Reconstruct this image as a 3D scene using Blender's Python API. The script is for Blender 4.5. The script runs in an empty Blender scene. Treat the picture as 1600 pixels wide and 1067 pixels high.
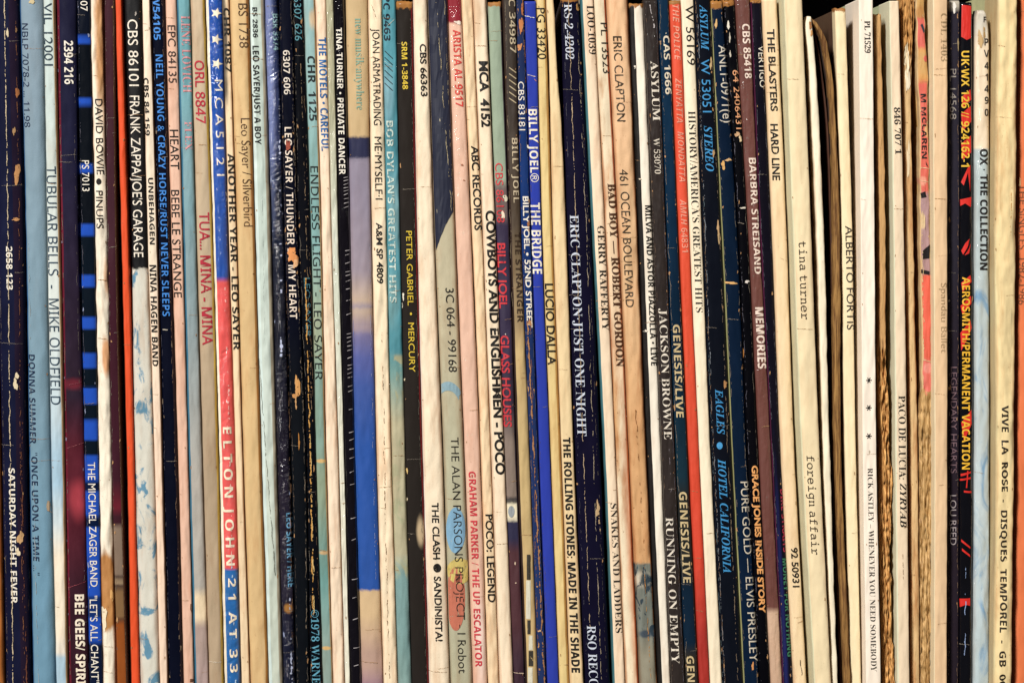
import bpy, bmesh, math, random
from mathutils import Vector, noise as MN

# ------------------------------------------------------------------ frame, camera, light
S = 0.00017            # metres per photograph pixel on the plane of the foremost spines
D = 0.50               # camera to that plane
CX, CY = 800.0, 250.0  # eye level in photograph pixels
sc = bpy.context.scene
col = sc.collection

cam = bpy.data.cameras.new('camera')
cam.sensor_width = 36.0
cam.lens = 36.0 * D / (1600 * S)
cam.shift_y = -(533.5 - CY) / 1600.0
cam.clip_start = 0.01
cam.clip_end = 20.0
cam_o = bpy.data.objects.new('camera', cam)
cam_o.location = (0, -D, 0)
cam_o.rotation_euler = (math.radians(90), 0, 0)
col.objects.link(cam_o)
sc.camera = cam_o

world = bpy.data.worlds.new('World')
sc.world = world
world.use_nodes = True
world.node_tree.nodes['Background'].inputs[0].default_value = (1.0, 0.9, 0.78, 1)
world.node_tree.nodes['Background'].inputs[1].default_value = 0.05

def lamp(name, loc, target, size, power, color):
    l = bpy.data.lights.new(name, 'AREA')
    l.shape = 'DISK'
    l.size = size
    l.energy = power
    l.color = color
    o = bpy.data.objects.new(name, l)
    o.location = loc
    o.rotation_euler = (Vector(target) - Vector(loc)).to_track_quat('-Z', 'Y').to_euler()
    col.objects.link(o)
lamp('key_lamp', (-0.88, -1.62, 1.15), (0, 0, -0.05), 0.34, 82, (1.0, 0.96, 0.90))
lamp('fill_lamp', (1.3, -1.15, 1.0), (0, 0, -0.05), 0.6, 6, (1.0, 0.94, 0.86))  # added weak fill, no visible source

sc.view_settings.view_transform = 'Standard'
sc.view_settings.look = 'None'
sc.view_settings.exposure = 0.0
sc.view_settings.gamma = 1.0
sc.view_settings.use_curve_mapping = False
sc.cycles.use_denoising = True
sc.cycles.max_bounces = 6
sc.cycles.diffuse_bounces = 4
sc.cycles.glossy_bounces = 2
sc.cycles.transparent_max_bounces = 8

# ------------------------------------------------------------------ colour and node helpers
def lin(h, k=0.84):
    h = h.lstrip('#')
    r = []
    for i in (0, 2, 4):
        c = int(h[i:i + 2], 16) / 255.0
        r.append((c / 12.92 if c <= 0.04045 else ((c + 0.055) / 1.055) ** 2.4) * k)
    return tuple(r) + (1.0,)

class NT:
    def __init__(s, name):
        s.m = bpy.data.materials.new(name)
        s.m.use_nodes = True
        s.t = s.m.node_tree
        s.t.nodes.clear()
    def n(s, typ, **kw):
        nd = s.t.nodes.new(typ)
        for k, v in kw.items():
            setattr(nd, k, v)
        return nd
    def put(s, sock, v):
        if hasattr(v, 'links') or isinstance(v, bpy.types.NodeSocket):
            s.t.links.new(v, sock)
        else:
            sock.default_value = v
    def math(s, op, a, b=0.0, c=0.0, clamp=False):
        nd = s.n('ShaderNodeMath', operation=op)
        nd.use_clamp = clamp
        for i, v in enumerate((a, b, c)):
            s.put(nd.inputs[i], v)
        return nd.outputs[0]
    def mix(s, f, a, b, mode='MIX'):
        nd = s.n('ShaderNodeMix', data_type='RGBA', blend_type=mode)
        s.put(nd.inputs[0], f)
        s.put(nd.inputs[6], a)
        s.put(nd.inputs[7], b)
        return nd.outputs[2]
    def step(s, x, lo, hi):
        nd = s.n('ShaderNodeMapRange', interpolation_type='SMOOTHSTEP')
        s.put(nd.inputs[0], x)
        nd.inputs[1].default_value = lo
        nd.inputs[2].default_value = hi
        return nd.outputs[0]
    def coords(s, seed):
        r = random.Random(seed)
        tc = s.n('ShaderNodeTexCoord')
        mp = s.n('ShaderNodeMapping')
        s.t.links.new(tc.outputs['Object'], mp.inputs[0])
        mp.inputs[1].default_value = [r.uniform(-900, 900) for _ in range(3)]
        k = 1.0 / S
        mp.inputs[3].default_value = (k, k, k)
        s.P = mp.outputs[0]
    def noise(s, size, detail=3.0, stretch=(1, 1, 1), rough=0.55, dist=0.0):
        mp = s.n('ShaderNodeMapping')
        s.t.links.new(s.P, mp.inputs[0])
        mp.inputs[3].default_value = [1.0 / (size * q) for q in stretch]
        nd = s.n('ShaderNodeTexNoise')
        s.t.links.new(mp.outputs[0], nd.inputs['Vector'])
        nd.inputs['Scale'].default_value = 1.0
        nd.inputs['Detail'].default_value = detail
        nd.inputs['Roughness'].default_value = rough
        nd.inputs['Distortion'].default_value = dist
        return nd.outputs[0]
    def ramp(s, x, stops):
        nd = s.n('ShaderNodeValToRGB')
        s.put(nd.inputs[0], x)
        cr = nd.color_ramp
        cr.interpolation = 'LINEAR'
        stops = sorted(stops, key=lambda q: q[0])
        while len(cr.elements) > 1:
            cr.elements.remove(cr.elements[-1])
        cr.elements[0].position = stops[0][0]
        cr.elements[0].color = stops[0][1]
        for p, c in stops[1:]:
            e = cr.elements.new(p)
            e.color = c
        return nd.outputs[0]

V0, V1 = -60.0, 1140.0    # photograph rows covered by a colour ramp
def bands_to_stops(b, k=0.84):
    """b: 'hex' or [(row, 'hex', softness), ...]: colour from that row on, softness in pixels"""
    if isinstance(b, str):
        return None
    st = []
    f = lambda y: min(1.0, max(0.0, (y - V0) / (V1 - V0)))
    for i, q in enumerate(b):
        y, c = q[0], lin(q[1], k)
        soft = q[2] if len(q) > 2 else 1.0
        if i == 0:
            st.append((0.0, c))
        else:
            st.append((f(y - soft / 2), lin(b[i - 1][1], k)))
            st.append((f(y + soft / 2), c))
    return st

def spine_material(name, r):
    t = NT(name)
    t.coords(r['seed'])
    uv = t.n('ShaderNodeUVMap')
    sx = t.n('ShaderNodeSeparateXYZ')
    t.t.links.new(uv.outputs[0], sx.inputs[0])
    u, v = sx.outputs[0], sx.outputs[1]
    row = t.math('MULTIPLY', v, 1000.0)
    dark = r['dark']
    kd = r.get('kd', 0.66 if dark else 0.84)
    st = bands_to_stops(r['c'], kd)
    n_mid = t.noise(14, 4, (1, 1, 2.5))
    n_big = t.noise(60, 3, (1, 1, 3.0))
    n_fine = t.noise(3.0, 3)
    if st:
        j = r.get('jag', 2.0)
        rr = t.math('ADD', row, t.math('MULTIPLY', t.math('SUBTRACT', t.noise(6 if j < 8 else 22, 4), 0.5), j * 2))
        pos = t.math('MULTIPLY_ADD', rr, 1.0 / (V1 - V0), -V0 / (V1 - V0))
        base = t.ramp(pos, st[:31])
        while len(st) > 31:
            st = st[30:]
            cut = st[0][0]
            base = t.mix(t.math('GREATER_THAN', pos, cut), base, t.ramp(pos, st[:31]))
    else:
        rgb = t.n('ShaderNodeRGB')
        rgb.outputs[0].default_value = lin(r['c'], kd)
        base = rgb.outputs[0]
    # edge colours: wrapped cover print, on some spines painted light and shade
    wob = t.math('MULTIPLY', t.math('SUBTRACT', t.noise(30, 3, (1, 1, 2)), 0.5), 0.06)
    uw = t.math('ADD', u, wob)
    if 'el' in r:
        base = t.mix(t.math('SUBTRACT', 1.0, t.step(uw, r['el'][0] - 0.02, r['el'][0] + 0.02)), base, lin(r['el'][1]))
    if 'er' in r:
        base = t.mix(t.step(uw, 1 - r['er'][0] - 0.02, 1 - r['er'][0] + 0.02), base, lin(r['er'][1]))
    # blotches of colour: (row, half-length, u, half-width, colour, softness, strength)
    for (py, hy, pu, hu, c, soft, amt) in r.get('spots', []):
        dy = t.math('DIVIDE', t.math('SUBTRACT', row, float(py)), float(hy))
        du = t.math('DIVIDE', t.math('SUBTRACT', u, float(pu)), float(hu))
        q = t.math('SQRT', t.math('ADD', t.math('MULTIPLY', dy, dy), t.math('MULTIPLY', du, du)))
        q = t.math('ADD', q, t.math('MULTIPLY', t.math('SUBTRACT', n_mid, 0.5), 0.9 * min(1, soft * 2 + 0.2)))
        base = t.mix(t.math('MULTIPLY', t.math('SUBTRACT', 1.0, t.step(q, 1 - soft, 1 + soft)), float(amt)), base, lin(c))
    if 'marble' in r:            # clouds or veins of a second colour: (colour, first row, size, low, high, last row)
        c, y0, size, lo, hi, y1 = r['marble']
        k = t.step(t.noise(size, 5, (1, 1, 1.8), 0.6, 1.2), lo, hi)
        k = t.math('MULTIPLY', k, t.step(row, y0 - 4, y0 + 4))
        k = t.math('MULTIPLY', k, t.math('SUBTRACT', 1.0, t.step(row, y1 - 10, y1 + 10)))
        base = t.mix(k, base, lin(c))
    # uneven print, handling marks
    a = r.get('mottle', 0.30 if dark else 0.12)
    g = t.math('MULTIPLY_ADD', t.math('SUBTRACT', n_big, 0.5), a * 2.4, 1.0)
    g = t.math('MULTIPLY', g, t.math('MULTIPLY_ADD', t.math('SUBTRACT', n_mid, 0.5), a * 1.6, 1.0))
    gc = t.n('ShaderNodeCombineColor')
    for i in range(3):
        t.put(gc.inputs[i], g)
    base = t.mix(1.0, base, gc.outputs[0], 'MULTIPLY')
    if not dark:
        dirt = r.get('dirt', 0.5)
        k = t.math('MULTIPLY', t.step(t.noise(26, 5, (0.7, 0.7, 4), 0.65), 0.46, 0.74), 0.70 * dirt)
        base = t.mix(k, base, t.mix(1.0, base, lin('#c98d52', 1.0), 'MULTIPLY'))
        k = t.math('MULTIPLY', t.step(t.noise(5, 4, (1, 1, 1.5), 0.7), 0.63, 0.71), 0.6 * dirt)
        base = t.mix(k, base, t.mix(1.0, base, lin('#8a5a34', 1.0), 'MULTIPLY'))
        # shade of the folds painted as brown toning along both edges, in patches
        e = t.math('ABSOLUTE', t.math('MULTIPLY_ADD', u, 2.0, -1.0))
        e = t.math('ADD', e, t.math('MULTIPLY', t.math('SUBTRACT', n_big, 0.5), 0.9))
        base = t.mix(t.math('MULTIPLY', t.step(e, 0.66, 0.98), 0.75 * dirt), base, t.mix(1.0, base, lin('#b5753e', 1.0), 'MULTIPLY'))
    # rubbed edges and specks where ink has gone
    w = r.get('wear', 0.35 if dark else 0.15)
    wc = lin(r.get('wc', '#8a6448' if dark else '#e8d9bd'))
    e = t.math('ABSOLUTE', t.math('MULTIPLY_ADD', u, 2.0, -1.0))
    wn = t.noise(7, 5, (1, 1, 3), 0.68)
    e = t.math('ADD', t.math('MULTIPLY', t.math('POWER', e, 3.0), 0.40), wn)
    k = t.step(e, 1.10 - 0.28 * w, 1.20 - 0.28 * w)
    k = t.math('MAXIMUM', k, t.step(t.noise(2.2, 3, (1, 1, 2.0), 0.7), 0.83 - 0.12 * w, 0.90 - 0.10 * w))
    base = t.mix(t.math('MULTIPLY', k, 0.75), base, wc)
    tw = r.get('topwear', 0)
    if tw:
        k = t.math('SUBTRACT', 1.0, t.step(t.math('ADD', row, t.math('MULTIPLY', t.math('SUBTRACT', t.noise(6, 4), 0.5), 14.0)), r['top'] + tw - 1.5, r['top'] + tw + 1.5))
        base = t.mix(k, base, t.mix(n_mid, lin('#b98448'), lin('#7a4a26')))
    if 'fibre' in r:            # bare torn cardboard
        f = t.step(t.noise(5, 5, (0.45, 1, 11), 0.7), 0.36, 0.64)
        fb = t.mix(f, lin(r['fibre'][0]), lin(r['fibre'][1]))
        q = r.get('fibre_rows')
        if q:
            rj = t.math('ADD', row, t.math('MULTIPLY', t.math('SUBTRACT', t.noise(9, 4), 0.5), 36.0))
            k = t.math('MULTIPLY', t.step(rj, q[0] - 3, q[0] + 3), t.math('SUBTRACT', 1.0, t.step(rj, q[1] - 3, q[1] + 3)))
            base = t.mix(k, base, fb)
        else:
            base = fb
    p = t.n('ShaderNodeBsdfPrincipled')
    t.put(p.inputs['Base Color'], base)
    ro = r.get('rough', 0.27 if dark else 0.60)
    t.put(p.inputs['Roughness'], t.math('MULTIPLY_ADD', t.math('SUBTRACT', n_mid, 0.5), 0.16 if dark else 0.35, ro, True))
    p.inputs['Specular IOR Level'].default_value = r.get('spec', 0.14 if dark else 0.26)
    h = t.math('ADD', t.math('MULTIPLY', n_fine, 0.22), t.math('MULTIPLY', t.noise(14, 4, (1, 1, 3.4)), 1.0))
    b = t.n('ShaderNodeBump')
    b.inputs['Strength'].default_value = 1.0
    b.inputs['Distance'].default_value = (0.00006 if dark else 0.00011) * r.get('bump', 1.0)
    t.put(b.inputs['Height'], h)
    t.t.links.new(b.outputs[0], p.inputs['Normal'])
    pl = r.get('plastic', 0)
    if pl:
        h2 = t.math('ADD', t.noise(9, 3, (1.6, 1, 0.5), 0.6, 1.5), t.math('MULTIPLY', t.noise(40, 2, (0.5, 1, 2)), 1.6))
        b2 = t.n('ShaderNodeBump')
        b2.inputs['Strength'].default_value = 1.0
        b2.inputs['Distance'].default_value = 0.0005 * pl
        t.put(b2.inputs['Height'], h2)
        p.inputs['Coat Weight'].default_value = 1.0
        p.inputs['Coat Roughness'].default_value = 0.07
        t.t.links.new(b2.outputs[0], p.inputs['Coat Normal'])
    o = t.n('ShaderNodeOutputMaterial')
    t.t.links.new(p.outputs[0], o.inputs[0])
    return t.m

_inks = {}
def ink(hexc, worn=0.0, rough=0.5):
    key = (hexc, round(worn, 2), rough)
    if key in _inks:
        return _inks[key]
    t = NT('printed_ink')
    t.coords(sum(map(ord, hexc)))
    p = t.n('ShaderNodeBsdfPrincipled')
    c = lin(hexc)
    nz = t.noise(7, 4, (1, 1, 1.5))
    t.put(p.inputs['Base Color'], t.mix(nz, tuple(q * 0.8 for q in c[:3]) + (1,), tuple(min(1, q * 1.15) for q in c[:3]) + (1,)))
    p.inputs['Roughness'].default_value = rough
    p.inputs['Specular IOR Level'].default_value = 0.3
    if worn > 0:
        a = t.math('MULTIPLY', t.step(t.noise(4.5, 5, (1, 1, 1.6), 0.7), 0.23 + 0.32 * worn, 0.28 + 0.32 * worn), 1.0)
        t.put(p.inputs['Alpha'], a)
    o = t.n('ShaderNodeOutputMaterial')
    t.t.links.new(p.outputs[0], o.inputs[0])
    _inks[key] = t.m
    return t.m

def plain_material(name, hexc, size=40, amount=0.2, rough=0.6, seed=1, bump=0.0004):
    t = NT(name)
    t.coords(seed)
    p = t.n('ShaderNodeBsdfPrincipled')
    c = lin(hexc)
    nz = t.noise(size, 5, (1, 1, 1.5))
    t.put(p.inputs['Base Color'], t.mix(nz, tuple(q * (1 - amount) for q in c[:3]) + (1,), tuple(min(1, q * (1 + amount)) for q in c[:3]) + (1,)))
    p.inputs['Roughness'].default_value = rough
    b = t.n('ShaderNodeBump')
    b.inputs['Distance'].default_value = bump
    t.put(b.inputs['Height'], nz)
    t.t.links.new(b.outputs[0], p.inputs['Normal'])
    o = t.n('ShaderNodeOutputMaterial')
    t.t.links.new(p.outputs[0], o.inputs[0])
    return t.m

# ------------------------------------------------------------------ from photograph rows and columns to the shelf
ROWS = (30.0, 360.0, 700.0, 1040.0)
BOTTOM = -(1860 - CY) * S              # height of the shelf board the records stand on

def poly(pts):
    """edge of a spine as a smooth curve x(row); four numbers stand for the usual rows"""
    if not isinstance(pts[0], (tuple, list)):
        pts = list(zip(ROWS, pts))
    pts = [tuple(map(float, p)) for p in pts]
    n = len(pts)
    ms = []
    for i in range(n):
        a, b = pts[max(0, i - 1)], pts[min(n - 1, i + 1)]
        ms.append((b[1] - a[1]) / (b[0] - a[0]))
    def f(y):
        if y <= pts[0][0]:
            return pts[0][1] + ms[0] * (y - pts[0][0])
        if y >= pts[-1][0]:
            d = y - pts[-1][0]
            e = min(d, 60)
            return pts[-1][1] + ms[-1] * e + 0.028 * (d - e)
        for i in range(n - 1):
            if y <= pts[i + 1][0]:
                x0, y0 = pts[i]; x1, y1 = pts[i + 1]
                h = x1 - x0
                q = (y - x0) / h
                q2, q3 = q * q, q * q * q
                return ((2 * q3 - 3 * q2 + 1) * y0 + (q3 - 2 * q2 + q) * h * ms[i]
                        + (-2 * q3 + 3 * q2) * y1 + (q3 - q2) * h * ms[i + 1])
    return f

def wpt(px, py, d):
    k = S * (D + d) / D
    return ((px - CX) * k, d, -(py - CY) * k)

class Rec:
    pass

def surf(R, u, y, lift=0.0):
    """point of a spine's face: u across it (0 left, 1 right), y the photograph row"""
    xl, xr = R.L(y), R.R(y)
    w = xr - xl
    k = S * (D + R.d) / D
    s = R.seed * 7.31
    uu = min(1.0, max(0.0, u))
    tt = abs(2 * uu - 1)
    rad = R.rad * w * k
    dep = rad * (1 - max(0.0, 1 - tt ** R.p) ** (1 / R.p))
    wob = R.wob * (MN.noise(Vector((s, y / 26.0, 0.3 + (u > 0.5)))) + 0.22 * MN.noise(Vector((s, y / 8.0, 5.3 + (u > 0.5)))))
    px = xl + u * w + wob * (1 if u > 0.5 else 1)
    z = -(y - CY) * k
    q = Vector((s + px / 12.0, y / 62.0, s))
    dd = R.dent * R.flat * 0.00024 * (MN.noise(q) + 0.6 * MN.noise(q * 2.3) + 0.35 * MN.noise(q * 5.1))
    sh = R.shred
    if sh and R.shred_rows:
        sh *= max(0.04, min(1, (y - R.shred_rows[0]) / 30.0, (R.shred_rows[1] - y) / 30.0))
    if R.ripple:           # creases of the plastic film
        q = Vector((s + px / 20.0, (y + 0.5 * (px - xl)) / 4.2, s))
        m = max(0.0, min(1.0, 0.55 + 1.6 * MN.noise(Vector((s + 3, y / 45.0, px / 16.0)))))
        dd += R.ripple * 0.00030 * m * abs(MN.noise(q)) + R.ripple * 0.00020 * MN.noise(Vector((s, y / 17.0, px / 9.0)))
    if sh:
        q = Vector((s + px / 2.6, y / 46.0 , s * 1.7))
        q2 = Vector((s + px / 5.0, y / 11.0, s * 0.7))
        q3 = Vector((s + px / 1.6, y / 9.0, s * 0.3))
        dd += sh * 0.0011 * (abs(MN.noise(q)) * 2.6 + 0.8 * MN.noise(q2) + 0.7 * MN.noise(q3))
    if R.curl and y < R.top + R.curl:
        dep += (1 - (max(0, y - R.top) / R.curl)) ** 2 * R.curl * k * 0.9
    return Vector(((px - CX) * k, R.d + dep + dd - lift, z))

def link_mesh(name, bm, mat, parent, origin, smooth=True):
    me = bpy.data.meshes.new(name)
    for vtx in bm.verts:
        vtx.co -= origin
    bm.normal_update()
    bm.to_mesh(me)
    bm.free()
    me.materials.append(mat)
    if smooth:
        for p in me.polygons:
            p.use_smooth = True
    o = bpy.data.objects.new(name, me)
    o.parent = parent
    col.objects.link(o)
    return o

def spine_mesh(R, NU=15, step=4.0):
    bm = bmesh.new()
    uvl = bm.loops.layers.uv.new('UVMap')
    k = S * (D + R.d) / D
    yb = CY - BOTTOM / k
    ys = []
    y = R.top
    while y < 1120:
        ys.append(y)
        y += (1.5 if y < R.top + 14 else step)
    while y < yb - 25:
        ys.append(y)
        y += 40
    ys.append(yb)
    us = [0.5 - 0.5 * math.cos(math.pi * i / NU) for i in range(NU + 1)]
    rnd = random.Random(R.seed + 5)
    grid = []
    for i, y in enumerate(ys):
        rowv = []
        jag = 0
        for j, u in enumerate(us):
            p = surf(R, u, y)
            if i == 0 and R.torn_top:
                p.z += (MN.noise(Vector((R.seed * 3.1, u * 5.0, 0.0))) + 0.5 * MN.noise(Vector((R.seed * 3.1, u * 17.0, 0.0)))) * R.torn_top * k
            rowv.append((p, u, y))
        a, b = rowv[0], rowv[-1]
        pa = Vector((a[0].x, a[0].y + R.side, a[0].z)); pb = Vector((b[0].x, b[0].y + R.side, b[0].z))
        rowv = [(pa, 0.0, y)] + rowv + [(pb, 1.0, y)]
        grid.append([(bm.verts.new(p), u, yy) for p, u, yy in rowv])
    for i in range(len(grid) - 1):
        for j in range(len(grid[0]) - 1):
            q = [grid[i][j], grid[i + 1][j], grid[i + 1][j + 1], grid[i][j + 1]]
            f = bm.faces.new([z[0] for z in q])
            for lp, z in zip(f.loops, q):
                lp[uvl].uv = (z[1], z[2] / 1000.0)
    # roof of the fold
    tp = grid[0]
    ymax = max(z[0].co.y for z in tp)
    back = [bm.verts.new(Vector((z[0].co.x, ymax + 0.0002, z[0].co.z))) for z in tp]
    for j in range(len(tp) - 1):
        f = bm.faces.new([tp[j][0], tp[j + 1][0], back[j + 1], back[j]])
        for lp in f.loops:
            lp[uvl].uv = (0.5, R.top / 1000.0)
    return bm

def cover_mesh(R):
    bm = bmesh.new()
    k = S * (D + R.d) / D
    yb = CY - BOTTOM / k
    mean_w = (R.R(500) - R.L(500)) * k
    yf = R.d + R.rad * mean_w + R.side * 0.6
    yk = R.d + 0.313
    rows = [R.top + R.curl * 0.6 + 0.5] + [y for y in (60, 130, 200, 280, 360, 450, 530, 620, 700, 800, 900, 1000, 1100, 1250, 1400, 1600) if y > R.top + 20] + [yb]
    rings = []
    for y in rows:
        a = surf(R, 0, y); b = surf(R, 1, y)
        z = -(y - CY) * k
        i = 0.25 * k
        if y == rows[0]:
            i = 0.6 * k
        w = b.x - a.x
        rings.append([bm.verts.new(p) for p in (
            (a.x + i, yf, z), (a.x + i, yf + 0.03, z), (a.x + w * 0.10, yk, z), (b.x - w * 0.10, yk, z), (b.x - i, yf + 0.03, z), (b.x - i, yf, z))])
    for r0, r1 in zip(rings, rings[1:]):
        for j in range(6):
            bm.faces.new([r0[j], r0[(j + 1) % 6], r1[(j + 1) % 6], r1[j]])
    bm.faces.new(rings[0][::-1])
    bm.faces.new(rings[-1])
    bmesh.ops.recalc_face_normals(bm, faces=bm.faces)
    return bm

# ------------------------------------------------------------------ lettering
ST = {'S': (0x1D400, 0x1D41A, 0x1D7CE), 'it': (0x1D434, 0x1D44E, None), 'SI': (0x1D468, 0x1D482, 0x1D7CE),
      'b': (0x1D5D4, 0x1D5EE, 0x1D7EC), 's': (0x1D5A0, 0x1D5BA, 0x1D7E2), 'm': (0x1D670, 0x1D68A, 0x1D7F6), 'bi': (0x1D63C, 0x1D656, 0x1D7EC)}
def styled(s, st):
    if st not in ST:
        return s
    U, L, N = ST[st]
    o = ''
    for ch in s:
        if 'A' <= ch <= 'Z': o += chr(U + ord(ch) - 65)
        elif 'a' <= ch <= 'z': o += chr(L + ord(ch) - 97)
        elif ch.isdigit() and ch.isascii() and N: o += chr(N + ord(ch) - 48)
        else: o += ch
    return o
# style name -> (glyph set, weight offset)
FONT = {'g': ('g', 0.0), 'gt': ('g', -0.006), 'gb': ('g', 0.020), 'gB': ('g', 0.034), 's': ('s', 0.0), 'sm': ('s', 0.014), 'st': ('s', -0.008),
        'b': ('b', 0.0), 'bt': ('b', -0.010), 'B': ('b', 0.012), 'S': ('S', 0.0), 'r': ('S', -0.007), 'rt': ('S', -0.012), 'SB': ('S', 0.012),
        'SI': ('SI', 0.0), 'it': ('it', 0.0), 'm': ('m', 0.0), 'mb': ('m', 0.022), 'bi': ('bi', -0.012), 'rI': ('SI', -0.006)}
glyphs = {}
pending = {}
def want(s, f):
    pending[(s, f)] = None
def build_glyphs():
    objs = {}
    for (s, f) in list(pending) + [('H', f) for f in FONT]:
        if (s, f) in objs:
            continue
        st, off = FONT[f]
        c = bpy.data.curves.new('letter_curve', 'FONT')
        c.body = styled(s, st)
        c.size = 1.0
        c.offset = off
        c.resolution_u = 4
        c.fill_mode = 'FRONT'
        o = bpy.data.objects.new('letter_curve', c)
        col.objects.link(o)
        objs[(s, f)] = o
    bpy.context.view_layer.update()
    dg = bpy.context.evaluated_depsgraph_get()
    for key, o in objs.items():
        me = bpy.data.meshes.new_from_object(o.evaluated_get(dg))
        glyphs[key] = ([v.co.copy() for v in me.vertices], [tuple(p.vertices) for p in me.polygons])
        bpy.data.meshes.remove(me)
    for o in objs.values():
        c = o.data
        bpy.data.objects.remove(o)
        bpy.data.curves.remove(c)

def flat_to_spine(R, bm, name, mat, parent, origin, lift, into=False):
    """bm holds a flat drawing in (u, row); cut it finely, then lay it on the spine"""
    for k in range(1, 10):
        geom = list(bm.verts) + list(bm.edges) + list(bm.faces)
        bmesh.ops.bisect_plane(bm, geom=geom, plane_co=(k / 10.0, 0, 0), plane_no=(1, 0, 0), dist=1e-5)
    ys = [v.co.y for v in bm.verts]
    if ys:
        y = math.floor(min(ys) / 14) * 14 + 14
        while y < max(ys):
            geom = list(bm.verts) + list(bm.edges) + list(bm.faces)
            bmesh.ops.bisect_plane(bm, geom=geom, plane_co=(0, y, 0), plane_no=(0, 1, 0), dist=1e-5)
            y += 14
    for v in bm.verts:
        v.co = surf(R, v.co.x, v.co.y, lift)
    bmesh.ops.triangulate(bm, faces=bm.faces)
    bm.normal_update()
    fl = [f for f in bm.faces if f.normal.y > 0]
    bmesh.ops.reverse_faces(bm, faces=fl)
    if not into:
        return link_mesh(name, bm, mat, parent, origin, smooth=False)
    # surface marks stay in the spine's own mesh, under a material of their own
    me = parent.data
    if mat.name not in [m.name for m in me.materials]:
        me.materials.append(mat)
    idx = [m.name for m in me.materials].index(mat.name)
    for v in bm.verts:
        v.co -= origin
    for f in bm.faces:
        f.material_index = idx
        f.smooth = False
    tmp = bpy.data.meshes.new('marks')
    bm.to_mesh(tmp)
    bm.free()
    b2 = bmesh.new()
    b2.from_mesh(me)
    b2.from_mesh(tmp)
    b2.to_mesh(me)
    b2.free()
    bpy.data.meshes.remove(tmp)

def letter(R, parent, origin, q):
    s, f, y0, y1, xa, xb, c = q[:7]
    o = q[7] if len(q) > 7 else {}
    vs, fs = glyphs[(s, f)]
    capv = max(v.y for v in glyphs[('H', f)][0])
    x0 = min(v.x for v in vs); x1 = max(v.x for v in vs)
    xl, w = R.L(y0), R.R(y0) - R.L(y0)
    ua, ub = (xa - xl) / w, (xb - xl) / w
    bm = bmesh.new()
    bv = []
    for v in vs:
        yy = y0 + (v.x - x0) / (x1 - x0) * (y1 - y0)
        uu = ua + (v.y / capv) * (ub - ua)
        bv.append(bm.verts.new((uu, yy, 0)))
    for fc in fs:
        try:
            bm.faces.new([bv[i] for i in fc])
        except ValueError:
            pass
    nm = o.get('n') or ('catalogue_number' if any(ch.isdigit() for ch in s) else 'title_lettering')
    flat_to_spine(R, bm, nm, ink(c, o.get('worn', 0.33)), parent, origin, 0.00013)

def stack_letters(R, parent, origin, chars, c):
    bm = bmesh.new()
    for ch, x, y, h in chars:
        vs, fs = glyphs[(ch, 'b')]
        capv = max(v.y for v in glyphs[('H', 'b')][0])
        mx = (min(v.x for v in vs) + max(v.x for v in vs)) / 2
        bv = []
        for v in vs:
            yy = y + h / 2 - v.y / capv * h
            xx = x + (v.x - mx) / capv * h * 0.85
            bv.append(bm.verts.new(((xx - R.L(yy)) / (R.R(yy) - R.L(yy)), yy, 0)))
        for fc in fs:
            try: bm.faces.new([bv[i] for i in fc])
            except ValueError: pass
    flat_to_spine(R, bm, 'catalogue_number', ink(c, 0.1), parent, origin, 0.00013)

def art(R, parent, origin, shapes, c, name='printed_mark', worn=0.25, lift=0.00009):
    """flat printed shapes given as outlines in photograph pixels"""
    bm = bmesh.new()
    for pts in shapes:
        vv = []
        for (x, y) in pts:
            xl, w = R.L(y), R.R(y) - R.L(y)
            vv.append(bm.verts.new((min(0.97, max(0.03, (x - xl) / w)), y, 0)))
        bm.faces.new(vv)
    flat_to_spine(R, bm, name, ink(c, worn), parent, origin, lift, True)

def ell(x, y, rx, ry, n=28, a0=0, a1=360):
    return [(x + rx * math.cos(math.radians(a0 + (a1 - a0) * i / n)), y + ry * math.sin(math.radians(a0 + (a1 - a0) * i / n))) for i in range(n)]
def star(x, y, r, rot=90):
    return [(x + (r if i % 2 == 0 else r * 0.42) * math.cos(math.radians(rot + 36 * i)), y + (r if i % 2 == 0 else r * 0.42) * math.sin(math.radians(rot + 36 * i))) for i in range(10)]
def quad(x0, y0, x1, y1):
    return [(x0, y0), (x1, y0), (x1, y1), (x0, y1)]
def bar(x0, y0, x1, y1, w):
    dx, dy = x1 - x0, y1 - y0
    l = math.hypot(dx, dy); nx, ny = -dy / l * w / 2, dx / l * w / 2
    return [(x0 + nx, y0 + ny), (x1 + nx, y1 + ny), (x1 - nx, y1 - ny), (x0 - nx, y0 - ny)]
def blob(x, y, rx, ry, seed, n=22, rough=0.45):
    r = random.Random(seed)
    ph = [r.uniform(0, 6.28) for _ in range(5)]
    out = []
    for i in range(n):
        a = 6.28318 * i / n
        k = 1 + rough * sum(math.sin(a * (j + 2) + ph[j]) / (j + 2) for j in range(5)) + r.uniform(-.14, .14)
        out.append((x + rx * k * math.cos(a), y + ry * k * math.sin(a)))
    return out

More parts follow.
